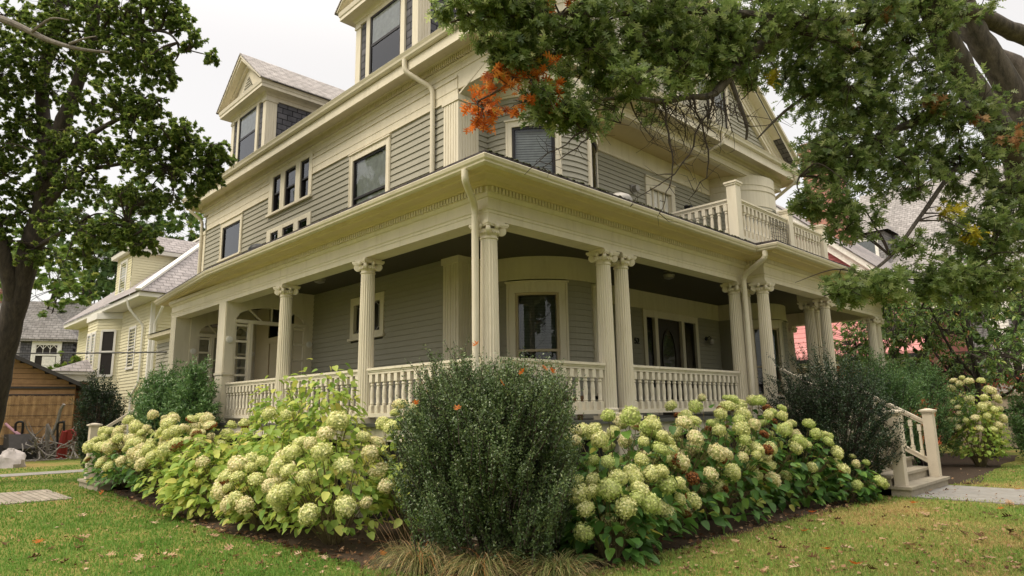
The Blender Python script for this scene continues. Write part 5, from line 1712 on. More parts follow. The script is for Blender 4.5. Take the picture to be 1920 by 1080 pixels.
def smooth_path(pts, k=5):
    P = [np.array(p, float) for p in pts]; out = []
    for i in range(len(P) - 1):
        p0, p1, p2, p3 = P[max(i - 1, 0)], P[i], P[i + 1], P[min(i + 2, len(P) - 1)]
        for j in range(k):
            t = j / k
            out.append(.5 * ((2 * p1) + (-p0 + p2) * t + (2 * p0 - 5 * p1 + 4 * p2 - p3) * t * t + (-p0 + 3 * p1 - 3 * p2 + p3) * t ** 3))
    out.append(P[-1]); return out


def limb(mb, pts, r0, r1, seg=10, k=5, rough=.05, g=None):
    P = smooth_path(pts, k); n = len(P)
    rad = [r0 + (r1 - r0) * (i / (n - 1)) ** .9 for i in range(n)]
    if g is not None:
        rad = [r * (1 + g.normal(0, rough)) for r in rad]
    mb.tube(P, rad, seg)
    return P, rad


def tufts(g, ctr, rad, n, limbs, mb_twig, per, size, twig_r=.004, sub=4, sub_r=.014, droop=.0, flatten=1.0, depth=None):
    """a spray of leaves: sub-branches from the nearest limb, twigs from those, a whorl of leaves on each twig end"""
    ctr = np.array(ctr); L = np.array(limbs)
    j = np.argmin(np.linalg.norm(L - ctr, axis=1)); root = L[j]
    subs = [root]
    ax = np.array(rad)
    for i in range(sub):
        e = ctr + g.normal(0, .55, 3) * ax
        mid = root * .45 + e * .55 + np.array([0, 0, .12 * np.linalg.norm(e - root)]) + g.normal(0, .08, 3) * np.linalg.norm(e - root)
        P = smooth_path([root, mid, e], 6)
        mb_twig.tube(P, [sub_r * (1 - .8 * q / 12) for q in range(13)], 5, cap=False)
        subs += [P[q] for q in (5, 7, 9, 11, 12)]
    S = np.array(subs[1:]) if len(subs) > 1 else np.array([root])
    d = rand_dirs(n, g); c = ctr + d * (g.random(n) ** .42)[:, None] * ax
    pos, fw, up = [], [], []
    for i in range(n):
        k = np.argmin(np.linalg.norm(S - c[i], axis=1)); b = S[k]
        v = c[i] - b; l = np.linalg.norm(v)
        mid = b + v * .5 + g.normal(0, .10, 3) * l
        mb_twig.tube([b, mid, c[i]], [twig_r, twig_r * .7, twig_r * .35], 4, cap=False)
        v = v / max(l, 1e-6)
        m_ = per
        a = rand_dirs(m_, g) * .9 + v * .7 + np.array([0, 0, -droop])
        t = g.random(m_)
        p = c[i] - v * (t * min(.8 * l, .10 * size / .12))[:, None] + g.normal(0, .02 + .1 * size, (m_, 3)) * .35
        pos.append(p); fw.append(a); up.append(np.array([0, 0, 1.0]) + g.normal(0, .55, (m_, 3)))
    return np.concatenate(pos), np.concatenate(fw), np.concatenate(up)


def pxr(px, depth):
    return px * depth / FPX


# ---- the pin oak that leans in from the right
oak = thing('pin_oak', 'oak leaning in from the right, lobed leaves, orange spray by the house corner', 'tree', tuple(at(2190, 1003, 7.6) * np.array([1, 1, 0])))
g = np.random.default_rng(101)
mb = MB(); LB = []
def L_(pts, r0, r1, seg=10, keep=True):
    P, r = limb(mb, [at(*p) for p in pts], r0, r1, seg, 6, .05, g)
    if keep: LB.extend(P)
L_([(2190, 1010, 7.6), (2150, 820, 7.5), (2080, 560, 7.3), (1990, 400, 7.1), (1925, 300, 7.0)], .34, .24, 16)
L_([(1940, 330, 7.02), (1895, 275, 6.98), (1838, 190, 6.9), (1775, 85, 6.8), (1735, -20, 6.7), (1700, -160, 6.6)], .165, .10, 14)
L_([(1965, 360, 7.05), (1925, 230, 7.2), (1872, 130, 7.2), (1818, 40, 7.2), (1790, -80, 7.2)], .16, .10, 14)
L_([(2010, 420, 7.1), (2040, 200, 7.4), (1960, 90, 7.4), (1890, 55, 7.3), (1820, 22, 7.1), (1745, 14, 6.9), (1640, 30, 6.6), (1540, 45, 6.3), (1450, 70, 6.1), (1395, 115, 5.9), (1340, 175, 5.7)], .12, .035, 10)
L_([(1395, 115, 5.9), (1340, 175, 5.7), (1290, 182, 5.6), (1240, 190, 5.5), (1180, 183, 5.4), (1120, 188, 5.35), (1040, 198, 5.25), (980, 185, 5.15)], .034, .007, 8)
L_([(2030, 300, 7.5), (1930, 140, 7.9), (1855, 95, 8.1), (1790, 40, 8.2), (1760, -60, 8.2)], .11, .06, 10)
L_([(1540, 45, 6.3), (1430, 30, 6.0), (1300, 20, 5.7), (1150, 25, 5.4), (1030, 30, 5.2), (900, 30, 5.0), (845, 42, 4.95)], .05, .008, 8)
L_([(1395, 115, 5.9), (1250, 90, 5.6), (1120, 95, 5.4), (1010, 110, 5.2), (950, 160, 5.1), (895, 190, 5.05)], .035, .006, 8)
limb(mb, [at(2080, 560, 7.3), np.array([9.6, 2.6, 5.2]), np.array([10.6, 3.0, 7.4]), np.array([12.0, 4.0, 9.0])], .25, .05, 10, 5)
LB += [np.array(q) for q in ((10.2, 2.8, 6.6), (10.6, 3.0, 7.4), (11.4, 3.6, 8.3))]
L_([(1840, 190, 6.9), (1740, 220, 6.7), (1640, 260, 6.5), (1560, 300, 6.3), (1500, 330, 6.2)], .06, .012, 8)
L_([(1890, 275, 6.95), (1800, 310, 6.6), (1730, 400, 6.2), (1670, 480, 5.9), (1600, 530, 5.7), (1545, 555, 5.6)], .030, .006, 8)
L_([(1930, 320, 7.0), (1880, 400, 6.6), (1850, 480, 6.3), (1800, 530, 6.1)], .035, .01, 8)
L_([(1370, 150, 5.8), (1385, 190, 5.75), (1400, 235, 5.7), (1399, 262, 5.7)], .022, .010, 8, False)
L_([(1640, 30, 6.6), (1560, 140, 6.5), (1470, 210, 6.3), (1420, 260, 6.2)], .035, .006, 8)
mb.build('trunk', 'oak_bark', oak, smooth=True)
tw = MB(); A = {k: ([], [], []) for k in ('oak_leaf', 'oak_leaf_orange', 'oak_leaf_brown', 'oak_leaf_yellow')}
#        px,  py,  rx,  ry, depth, n, kind
BL = [(880, 20, 62, 22, 5.0, 34, 0), (960, 40, 70, 42, 5.1, 50, 0), (1050, 50, 90, 55, 5.3, 75, 0), (1160, 60, 90, 65, 5.5, 85, 0), (1270, 60, 95, 65, 5.7, 95, 0), (1380, 60, 90, 60, 6.0, 85, 0),
      (1120, 125, 85, 42, 5.45, 50, 0), (1230, 130, 85, 42, 5.6, 50, 0), (1330, 120, 75, 40, 5.8, 44, 0), (1400, 140, 40, 30, 5.9, 18, 0), (1040, 205, 62, 34, 5.2, 46, 0), (985, 110, 55, 30, 5.15, 26, 0), (940, 95, 40, 25, 5.05, 20, 0),
      (900, 205, 38, 30, 5.02, 20, 1), (960, 150, 48, 34, 5.08, 20, 1), (1025, 150, 45, 36, 5.15, 18, 1), (1000, 195, 60, 22, 5.1, 9, 1), (1050, 12, 25, 12, 5.2, 4, 1),
      (1480, 60, 95, 70, 6.2, 100, 0), (1590, 70, 100, 80, 6.5, 120, 0), (1700, 60, 90, 75, 6.7, 80, 0), (1510, 150, 65, 60, 6.3, 54, 0), (1590, 190, 95, 80, 6.5, 105, 0), (1700, 180, 95, 85, 6.6, 100, 0),
      (1560, 300, 80, 60, 6.3, 78, 0), (1660, 310, 95, 75, 6.5, 95, 0), (1760, 270, 80, 65, 6.6, 70, 0), (1850, 330, 80, 70, 6.5, 75, 0), (1900, 420, 60, 70, 6.4, 60, 0), (1830, 440, 70, 50, 6.2, 52, 0),
      (1540, 385, 50, 45, 6.1, 40, 0), (1600, 410, 50, 40, 6.0, 28, 0), (1640, 540, 75, 30, 5.7, 46, 0), (1580, 545, 40, 22, 5.6, 16, 0), (1745, 520, 80, 35, 6.0, 56, 0), (1840, 530, 75, 45, 6.2, 62, 0), (1700, 455, 40, 22, 5.9, 10, 0),
      (1800, 180, 60, 50, 6.4, 18, 0), (1880, 230, 50, 60, 6.6, 20, 0), (1180, 185, 110, 26, 5.4, 30, 0), (1090, 240, 60, 22, 5.3, 14, 0), (1800, 20, 60, 30, 6.6, 16, 0), (1720, -40, 120, 50, 6.6, 60, 0), (1480, -60, 150, 60, 6.2, 90, 0), (1200, -60, 160, 60, 5.5, 90, 0), (980, -40, 100, 30, 5.1, 24, 0),
      (1760, 190, 35, 25, 6.3, 8, 2), (1900, 262, 22, 22, 6.2, 7, 2), (1662, 27, 12, 10, 6.2, 3, 2), (1600, 75, 10, 8, 6.1, 2, 2), (1840, 220, 12, 10, 6.3, 3, 2), (1455, 150, 18, 8, 5.9, 3, 3), (1770, 390, 40, 16, 6.0, 6, 3), (1825, 440, 28, 16, 5.9, 6, 3)]
CAN = [((x_, y_, z_), r_, n_) for x_, y_, z_, r_, n_ in ((9.5, 1.5, 7.5, 2.2, 150), (11.5, 5.5, 8.5, 2.6, 170), (12.5, 0.0, 8.0, 2.4, 150), (8.5, 6.0, 8.8, 2.0, 120), (14.5, 4.0, 7.0, 2.6, 150), (10.5, -3.0, 7.0, 2.0, 100), (13.5, 8.5, 7.5, 2.4, 130), (10.0, 9.5, 8.0, 2.2, 110))]  # oak crown out of view, extended to shade the front porch
KN = ('oak_leaf', 'oak_leaf_orange', 'oak_leaf_brown', 'oak_leaf_yellow')
for (px, py, rx, ry, dp, n, kd) in BL:
    rr = (pxr(rx, dp), pxr(rx, dp), pxr(ry, dp))
    if kd == 0:
        n = int(n * 1.42); rr = tuple(q * 1.22 for q in rr)
    if kd == 1:
        n = int(n * .75); rr = tuple(q * 1.35 for q in rr)
    p, f, u = tufts(g, at(px, py, dp), rr, n, LB, tw, 9 if kd == 0 else 6, .30, droop=.10, sub=4 if n > 30 else 2, sub_r=.010)
    for q, v in zip(A[KN[kd]], (p, f, u)):
        q.append(v)
for c_, r_, n_ in CAN:
    p, f, u = tufts(g, c_, (r_, r_, r_ * .6), n_, LB, tw, 9, .5, .008, 4, .03, droop=.1)
    for q, v in zip(A['oak_leaf'], (p, f, u)):
        q.append(v)
for k, (p, f, u) in A.items():
    p, f, u = np.concatenate(p), np.concatenate(f), np.concatenate(u); n = len(p)
    R = frames(f, u, g.uniform(.056, .096, n)); rn = np.clip(g.normal(.45, .26, n), 0, 1)
    scatter('foliage', *T_OAK, R, p, rn, k, oak)
# bare hanging twigs below the main branch
for i in range(60):
    px = g.uniform(1190, 1400); s0 = at(px, g.uniform(175, 205), g.uniform(5.4, 5.8)); p = [s0]
    d = unit(np.array([g.normal(0, .4), g.normal(0, .4), -1.0])); st = g.uniform(.05, .13)
    for q in range(int(g.integers(3, 8))):
        d = unit(d + g.normal(0, .45, 3) + np.array([0, 0, -.05])); p.append(p[-1] + d * st)
    tw.tube(p, np.linspace(g.uniform(.003, .007), .0012, len(p)), 4, cap=False)
    for q in range(2):
        b = p[int(g.integers(1, len(p)))]; e = unit(g.normal(0, 1, 3)) * g.uniform(.06, .2); tw.tube([b, b + e * .5 + g.normal(0, .02, 3), b + e], [.0026, .002, .001], 4, cap=False)
for (a, b, c) in (((1340, 178, 5.7), (1290, 290, 5.4), (1185, 385, 5.3)), ((1240, 190, 5.5), (1262, 300, 5.3), (1235, 400, 5.2)), ((1120, 240, 5.4), (1090, 250, 5.2), (980, 325, 5.0)), ((1060, 215, 5.2), (1100, 260, 5.15), (1010, 315, 5.05)), ((1300, 180, 5.6), (1330, 300, 5.5), (1290, 380, 5.5))):
    P = smooth_path([at(*a), at(*b), at(*c)], 7)
    P = [q + g.normal(0, .012, 3) for q in P]; tw.tube(P, np.linspace(.011, .002, len(P)), 5, cap=False)
    for q in range(15):
        b_ = P[int(g.integers(2, len(P)))]; e = unit(g.normal(0, 1, 3)) * g.uniform(.06, .26); tw.tube([b_, b_ + e * .5 + g.normal(0, .025, 3), b_ + e], [.003, .002, .001], 4, cap=False)
tw.build('branches', 'twig', oak)


def crown(t, g, blobs, limbs, leaf, tm, size, per, trunk_mb_twigs, twig_r=.008, sub_r=.03, droop=.15, dens=1.0, rn=(.42, .24)):
    P, F_, U = [], [], []
    for (c, r, n) in blobs:
        p, f, u = tufts(g, c, r, int(n * dens), limbs, trunk_mb_twigs, per, size, twig_r, 4, sub_r, droop)
        P.append(p); F_.append(f); U.append(u)
    p, f, u = np.concatenate(P), np.concatenate(F_), np.concatenate(U); n = len(p)
    R = frames(f, u, g.uniform(.6, 1.2, n) * size)
    scatter('foliage', *tm, R, p, np.clip(g.normal(rn[0], rn[1], n), 0, 1), leaf, t)


# ---- the maple on the left
D = 16.0
mp = thing('maple_tree', 'big dark maple on the left, forked trunk, white sky showing through its crown', 'tree', tuple(at(-30, 903, D) * np.array([1, 1, 0])))
g = np.random.default_rng(202); mb = MB(); LB = []
L_([(-45, 906, D), (-16, 760, D), (16, 620, D), (48, 500, D), (78, 400, D), (102, 320, D)], .31, .20, 16)
L_([(92, 340, D), (115, 240, D - .1), (148, 150, D - .2), (175, 60, D - .3), (190, -60, D - .4)], .20, .07, 12)
L_([(80, 380, D), (85, 270, D + .3), (80, 150, D + .6), (110, 20, D + .8), (120, -80, D + 1)], .20, .09, 12)
L_([(30, 590, D), (5, 470, D - .4), (-20, 380, D - .6), (-60, 250, D - .8), (-80, 80, D - 1)], .18, .08, 10)
L_([(100, 310, D), (160, 260, D - .8), (230, 220, D - 1.2), (300, 200, D - 1.5)], .09, .02, 8)
L_([(80, 400, D), (140, 330, D - .6), (210, 310, D - 1.0), (300, 300, D - 1.2), (390, 300, D - 1.3)], .08, .015, 8)
L_([(60, 470, D), (130, 430, D - .9), (200, 420, D - 1.3), (270, 430, D - 1.5)], .07, .015, 8)
L_([(170, 80, D - .3), (240, 60, D - 1), (310, 60, D - 1.5), (345, 90, D - 1.6), (400, 105, D - 1.7)], .05, .008, 7)
mb.build('trunk', 'maple_bark', mp, smooth=True)
mb = MB()
P, _ = limb(mb, [at(-60, 15, 12.2), at(20, 42, 12.1), at(90, 75, 12.0), at(150, 92, 11.9), at(205, 98, 11.9)], .075, .02, 8, 5)
limb(mb, [at(60, 60, 12.0), at(95, 35, 11.9), at(130, 38, 11.8)], .03, .008, 6, 4); limb(mb, [at(130, 82, 11.9), at(160, 72, 11.8), at(180, 68, 11.8)], .025, .008, 6, 4)
barky('pale_bark', (.12, .10, .085), (.26, .23, .19), 20)
mb.build('bare_branch', 'pale_bark', mp, smooth=True)
tw = MB()
mbl = [(30, 60, 75, 60, 0, 70), (120, 40, 80, 60, -.5, 80), (220, 30, 80, 45, -1, 80), (310, 20, 38, 32, -1.4, 34), (255, 95, 60, 45, -1.2, 62), (300, 130, 40, 42, -1.4, 44), (190, 120, 60, 40, -.8, 48), (60, 160, 70, 50, .4, 60), (0, 150, 50, 80, -.4, 60),
       (230, 190, 65, 34, -1.2, 58), (280, 205, 40, 24, -1.4, 26), (160, 200, 50, 34, -.6, 28), (50, 240, 60, 45, .2, 56), (10, 300, 50, 60, -.4, 60), (110, 270, 45, 30, -.4, 22), (270, 255, 70, 26, -1.3, 44), (335, 265, 34, 30, -1.4, 22),
       (200, 290, 60, 28, -1, 34), (300, 310, 70, 34, -1.3, 60), (385, 300, 40, 30, -1.4, 30), (405, 330, 22, 26, -1.4, 13), (160, 350, 60, 32, -.8, 40), (250, 370, 60, 30, -1.3, 46), (330, 370, 50, 26, -1.4, 22), (40, 380, 50, 45, 0, 46), (0, 430, 40, 50, -.3, 36), (120, 420, 55, 35, -.9, 40),
       (200, 440, 60, 30, -1.3, 46), (265, 450, 42, 32, -1.5, 30), (160, 480, 34, 22, -1.2, 14), (60, 480, 40, 30, -.3, 16), (365, 72, 22, 16, -1.6, 8), (395, 108, 20, 12, -1.7, 7), (345, 90, 14, 10, -1.6, 4), (345, 40, 30, 30, -1.5, 16), (350, 250, 40, 26, -1.4, 20), (415, 290, 26, 26, -1.4, 14), (370, 340, 40, 24, -1.4, 20), (90, 100, 70, 60, -.2, 50), (160, 270, 60, 40, -.7, 30), (100, 330, 60, 50, -.4, 40), (120, -60, 160, 50, -.4, 80), (280, -50, 60, 40, -1.2, 34), (-70, 200, 60, 200, -.6, 90)]
crown(mp, g, [(at(a, b, D + e), (pxr(c, D), pxr(c, D) * .9, pxr(d, D)), n) for a, b, c, d, e, n in mbl], LB, 'maple_leaf', T_MAPLE, .092, 14, tw, .007, .03, .2, 2.5)
tw.build('branches', 'twig', mp)


def round_tree(name, label, px, py, depth, h, r, leaf, n, size, seed, trunk_h=.35, trunk_r=.2, per=9, tm=T_MAPLE, group=None, cz=.62, sq=.42, xy=None):
    b = at(px, py, depth) if xy is None else np.array([xy[0], xy[1], 0.0]); b[2] = 0
    t = thing(name, label, 'tree', tuple(b), group); g = np.random.default_rng(seed); mb = MB(); lims = []
    top = b + np.array([g.normal(0, .2), g.normal(0, .2), h * .8])
    P, _ = limb(mb, [b, b * .6 + top * .4 + g.normal(0, .1, 3), top], trunk_r, trunk_r * .3, 10, 5); lims += P[4:]
    blobs = []
    for i in range(9):
        a = 2 * math.pi * i / 9 + g.normal(0, .3); q = g.uniform(.35, .72)
        c = b + np.array([r * q * math.cos(a), r * q * math.sin(a), h * (cz + g.uniform(-sq, sq) * .75)])
        blobs.append((c, (r * .48, r * .48, h * .17), n / 10))
        P, _ = limb(mb, [b + np.array([0, 0, h * trunk_h * g.uniform(.8, 1.3)]), b * .4 + c * .6 + np.array([0, 0, .3]), c], trunk_r * .4, .02, 7, 4); lims += P[2:]
    blobs.append((b + np.array([0, 0, h * .84]), (r * .55, r * .55, h * .15), n / 9))
    mb.build('trunk', 'maple_bark', t, smooth=True)
    tw = MB(); crown(t, g, blobs, lims, leaf, tm, size, per, tw, .012, .03, .15)
    tw.build('branches', 'twig', t)
    return t


round_tree('leafy_tree', 'tall dark green tree far behind the grey gambrel house', 150, 800, 62, 21, 8.5, 'far_leaf', 420, .62, 301, .3, .5)
round_tree('leafy_tree', 'bright lime green tree behind the maple trunk at the left edge', 15, 800, 46, 14, 5.5, 'lime_leaf', 300, .45, 302, .25, .35)
round_tree('leafy_tree', 'mid green tree rising behind the roof of the yellow house', 275, 800, 58, 22.5, 6.5, 'far_leaf', 320, .55, 303, .3, .4)
round_tree('leafy_tree', 'pale green tree top peeping over the yellow house ridge, beside the main house', 345, 800, 55, 19.5, 5.0, 'lime_leaf', 220, .5, 304, .3, .4)
round_tree('leafy_tree', 'small bright green tree between the grey gambrel house and the yellow house', 132, 800, 36, 5.2, 1.7, 'lime_leaf', 150, .24, 305, .3, .12)
round_tree('peach_tree', 'small fruit tree with crooked trunk and drooping narrow leaves beyond the front steps', 1856, 790, 19.0, 5.6, 3.2, 'peach_leaf', 1100, .16, 306, .28, .13, 11, T_LANCE, cz=.60, sq=.36)
round_tree('peach_tree', 'leafy fruit tree close behind the far porch columns', 1690, 790, 21.5, 5.2, 2.4, 'peach_leaf', 760, .16, 307, .25, .12, 11, T_LANCE, cz=.58, sq=.36)
round_tree('leafy_tree', 'green tree at the right edge behind the fruit tree', 1925, 790, 26, 7.5, 3.4, 'far_leaf', 300, .26, 308, .25, .2, 10)
# trees along the street: out of view, but they stand in the window panes and keep low light off the porch
for i, (x, y, h, r, lb) in enumerate(((-30, -14, 17, 6.5, 'street tree standing left of the shed, mirrored in the side windows'), (-8, -30, 16, 8, 'street tree across the road, left one behind the photographer'),
                                      (14, -26, 15, 8, 'street tree across the road, middle one behind the photographer'), (28, -10, 15, 8, 'street tree across the road, right one behind the photographer'), (32, 14, 15, 8, 'street tree far right of the front lawn'), (21, 30, 15, 7, 'street tree right of the grey roofed house'))):
    round_tree('street_tree', lb, 0, 0, 0, h, r, 'far_leaf', 380, .75, 320 + i, .22, .3, 8, cz=.50, sq=.55, xy=(x, y))

# ------------------------------------------------------------------ neighbours and yard things
painted('yellow_siding', (.69, .645, .44), .7, .05, 1.0)
painted('yellow_trim', (.74, .72, .66), .6, .04, 1.0)
bricked('grey_shingle_x', (.22, .215, .22), (.30, .29, .29), (.10, .10, .10), .30, .16, .012, 'xz')
bricked('grey_roof', (.27, .25, .24), (.36, .335, .325), (.15, .14, .14), .34, .17, .014, 'xz')
bricked('mauve_roof', (.27, .24, .235), (.34, .305, .30), (.15, .135, .135), .34, .17, .014, 'yz')
bricked('red_brick', (.36, .10, .055), (.46, .15, .08), (.36, .25, .20), .22, .075, .010, 'yz')
bricked('red_brick_x', (.36, .10, .055), (.46, .15, .08), (.36, .25, .20), .22, .075, .010, 'xz')
painted('red_clap', (.38, .12, .12), .7, .12, 2.0, dirt=.4, dirt_col=(.22, .09, .08))
painted('pink_roof_paint', (.50, .22, .21), .7, .10, 2.0, dirt=.4, dirt_col=(.30, .14, .12))
painted('orange_wall', (.56, .13, .055), .8, .06, 2.0)
painted('shed_wood', (.32, .19, .10), .85, .22, 5.0, dirt=.4, dirt_col=(.12, .08, .05), streak=False)
bricked('reed_screen', (.50, .27, .075), (.60, .35, .12), (.14, .07, .02), .02, 1.5, .004, 'xz', off=.37)
simple('tar_roof', (.055, .05, .048), .9)
simple('red_enamel', (.20, .018, .016), .5, .4)
simple('white_cloth', (.42, .38, .36), .9)
simple('beige_stone', (.40, .33, .25), .9)
simple('pink_plastic', (.55, .30, .36), .5)
barky('grey_branch', (.13, .11, .10), (.30, .28, .25), 22)


def oriented(px, depth, ang):
    """a base point on the ground and two horizontal axes turned by ang"""
    b = at(px, 790, depth); b[2] = 0
    u = np.array([math.cos(ang), math.sin(ang), 0]); v = np.array([-math.sin(ang), math.cos(ang), 0])
    return b, u, v


def simple_window(parent, fr, u0, u1, z0, z1, trim='yellow_trim', cw=.12, rail=True, pane='glass'):
    m = MB()
    fr.box(m, u0, u0 + cw, z0, z1, 0, .05); fr.box(m, u1 - cw, u1, z0, z1, 0, .05); fr.box(m, u0 + cw, u1 - cw, z1 - cw, z1, 0, .047); fr.box(m, u0 - .04, u1 + .04, z0 - .02, z0 + .07, 0, .08)
    if rail: fr.box(m, u0 + cw, u1 - cw, (z0 + z1) / 2 - .025, (z0 + z1) / 2 + .025, 0, .04)
    w = m.build('window', trim, parent)
    m = MB(); fr.quad(m, [(u0 + cw, .02, z0), (u1 - cw, .02, z0), (u1 - cw, .02, z1 - cw), (u0 + cw, .02, z1 - cw)]); m.build('pane', pane, w)
    m = MB(); fr.quad(m, [(u0 + cw, .006, z0), (u1 - cw, .006, z0), (u1 - cw, .006, (z0 + z1) / 2), (u0 + cw, .006, (z0 + z1) / 2)]); m.build('room_behind', 'interior_dark', w)
    m = MB(); fr.quad(m, [(u0 + cw, .006, (z0 + z1) / 2), (u1 - cw, .006, (z0 + z1) / 2), (u1 - cw, .006, z1 - cw), (u0 + cw, .006, z1 - cw)]); m.build('blind', 'blind', w)
    return w


# ---- yellow house: corner seen between the maple and the porch
c0 = at(268, 790, 27.5); yx, yy = c0[0], c0[1]
yh = thing('yellow_house', 'pale yellow clapboard house with a wide grey hip roof left of the main house', 'house', (yx, yy, 0))
ZY = 6.35
fA = Frame('x', yy, -1); fB = Frame('y', yx, +1)
m = MB(); clap(m, fA, yx - 13, yx, 0, ZY, .14); clap(m, fB, yy, yy + 9, 2.3, ZY, .14); m.box(yx - 12.9, yx - .3, yy + .3, yy + 9, 0, 2.3)
m.build('wall', 'yellow_siding', yh)
m = MB(); o_ = .75
m.sweep([(yx - 13, yy), (yx, yy), (yx, yy + 9)], [(-.1, ZY), (o_ - .1, ZY), (o_, ZY + .04), (o_, ZY + .22), (-.1, ZY + .24)]); m.box(yx - .12, yx + .03, yy - .03, yy + .12, 0, ZY); m.build('eave', 'yellow_trim', yh)
m = MB(); zz = ZY + .25; e = o_ + .08; rg = 5.6
m.add([(yx - 13.5, yy - e, zz), (yx + e, yy - e, zz), (yx + e, yy + 10, zz), (yx - 5.3, yy + 5.0, zz + rg * .92), (yx - 13.5, yy + 5.0, zz + rg * .92), (yx - 13.5, yy + 10, zz)], [(0, 1, 3, 4), (1, 2, 3), (2, 5, 4, 3)])
m.build('roof', 'mauve_roof', yh)
m = MB(); m.beam((yx + e, yy - e, zz + .03), (yx - 5.3, yy + 5.0, zz + rg * .92 + .05), .22, .10); m.beam((yx - 5.3, yy + 5.0, zz + rg * .92 + .06), (yx - 13.5, yy + 5.0, zz + rg * .92 + .06), .2, .10); m.build('ridge_cap', 'yellow_trim', yh)
for a, b, z0, z1 in ((-3.0, -1.9, 3.6, 5.5), (-9.8, -8.7, 3.6, 5.6)):
    simple_window(yh, fA, yx + a, yx + b, z0, z1)
# angled bay on its long side
bx0, bx1 = yx - 7.8, yx - 4.4
m = MB(); fb = Frame('x', yy - .8, -1); clap(m, fb, bx0 + .8, bx1 - .8, 2.6, ZY - .3, .14)
m.prism([(bx0, yy), (bx0 + .8, yy - .79), (bx1 - .8, yy - .79), (bx1, yy)], 'z', 2.6, ZY - .3)
bay = m.build('bay', 'yellow_siding', yh)
m = MB(); m.prism([(bx0 - .1, yy), (bx0 + .75, yy - .9), (bx1 - .75, yy - .9), (bx1 + .1, yy)], 'z', ZY - .3, ZY - .02); m.build('bay_trim', 'yellow_trim', bay); m = MB(); m.prism([(bx0 - .1, yy), (bx0 + .75, yy - .9), (bx1 - .75, yy - .9), (bx1 + .1, yy)], 'z', 2.5, 2.7); m.build('bay_trim', 'yellow_trim', bay)
simple_window(yh, fb, bx0 + .9, bx0 + 1.65, 3.4, 5.5); simple_window(yh, fb, bx0 + 1.75, bx1 - .9, 3.4, 5.5)
m = MB()
b0, b1 = Vector((bx1 - .8, yy - .8, 0)), Vector((bx1, yy, 0)); d = (b1 - b0).normalized(); nn = Vector((d.y, -d.x, 0)) * .02
for i in range(24):
    z = 2.7 + (ZY - 3.0) * i / 24; e_ = (ZY - 3.0) / 24; q0, q1 = b0 + nn * 1.3, b1 + nn * 1.3; r0, r1 = b0 + nn * .3, b1 + nn * .3
    m.add([(q0.x, q0.y, z), (q1.x, q1.y, z), (r1.x, r1.y, z + e_), (r0.x, r0.y, z + e_), (r1.x, r1.y, z), (r0.x, r0.y, z)], [(0, 1, 2, 3), (0, 5, 4, 1)])
m.build('bay_side', 'yellow_siding', bay)
m = MB(); L = (b1 - b0).length; q = lambda t, z: b0 + d * (L * t) + nn * 2.2 + Vector((0, 0, z))
for t0, z0, t1, z1 in ((.22, 3.4, .22, 5.5), (.78, 3.4, .78, 5.5), (.22, 5.5, .78, 5.5), (.18, 3.4, .82, 3.4), (.22, 4.5, .78, 4.5)):
    m.beam(q(t0, z0), q(t1, z1), .10, .05, nn)
bw = m.build('window', 'yellow_trim', bay)
m = MB(); m.add([q(.24, 3.4), q(.76, 3.4), q(.76, 5.5), q(.24, 5.5)], [(0, 1, 2, 3)]); m.build('pane', 'interior_dark', bw)
# dormer
m = MB(); dx0, dx1 = yx - 7.6, yx - 5.0; fd_ = Frame('x', yy + .35, -1)
clap(m, fd_, dx0, dx1, ZY + .6, ZY + 3.1, .13); fd2 = Frame('y', dx1, 1); clap(m, fd2, yy + .35, yy + 3.2, ZY + .9, ZY + 3.1, .13)
dm = m.build('dormer', 'yellow_siding', yh)
m = MB(); m.sweep([(dx0, yy + 3.2), (dx0, yy + .35), (dx1, yy + .35), (dx1, yy + 3.4)], [(-.1, ZY + 3.1), (.25, ZY + 3.1), (.28, ZY + 3.28), (-.1, ZY + 3.3)]); m.build('dormer_eave', 'yellow_trim', dm)
m = MB(); m.add([(dx0 - .3, yy + .05, ZY + 3.3), (dx1 + .3, yy + .05, ZY + 3.3), (dx1 + .3, yy + 4, ZY + 3.3), ((dx0 + dx1) / 2, yy + 1.2, ZY + 4.4), ((dx0 + dx1) / 2, yy + 4.6, ZY + 4.4), (dx0 - .3, yy + 4, ZY + 3.3)], [(0, 1, 3), (1, 2, 4, 3), (5, 0, 3, 4)]); m.build('dormer_roof', 'mauve_roof', dm)
simple_window(yh, fd_, dx0 + .7, dx1 - .7, ZY + 1.2, ZY + 2.9)
downspout('downspout', [(yx - .9, yy - .75, ZY + .1), (yx - .9, yy - .65, ZY - .3), (yx - .7, yy - .1, ZY - 1.0), (yx - .7, yy - .1, 2.9), (yx - 1.6, yy - .1, 2.4), (yx - 1.6, yy - .1, .3)], yh, .055, 'yellow_trim')
downspout('downspout', [(yx + .75, yy + .2, ZY + .1), (yx + .7, yy + .2, ZY - .3), (yx + .1, yy + .12, ZY - 1.0), (yx + .1, yy + .12, 3.2), (yx + .12, yy + 2.2, 2.6), (yx + .12, yy + 2.2, .3)], yh, .055, 'yellow_trim')
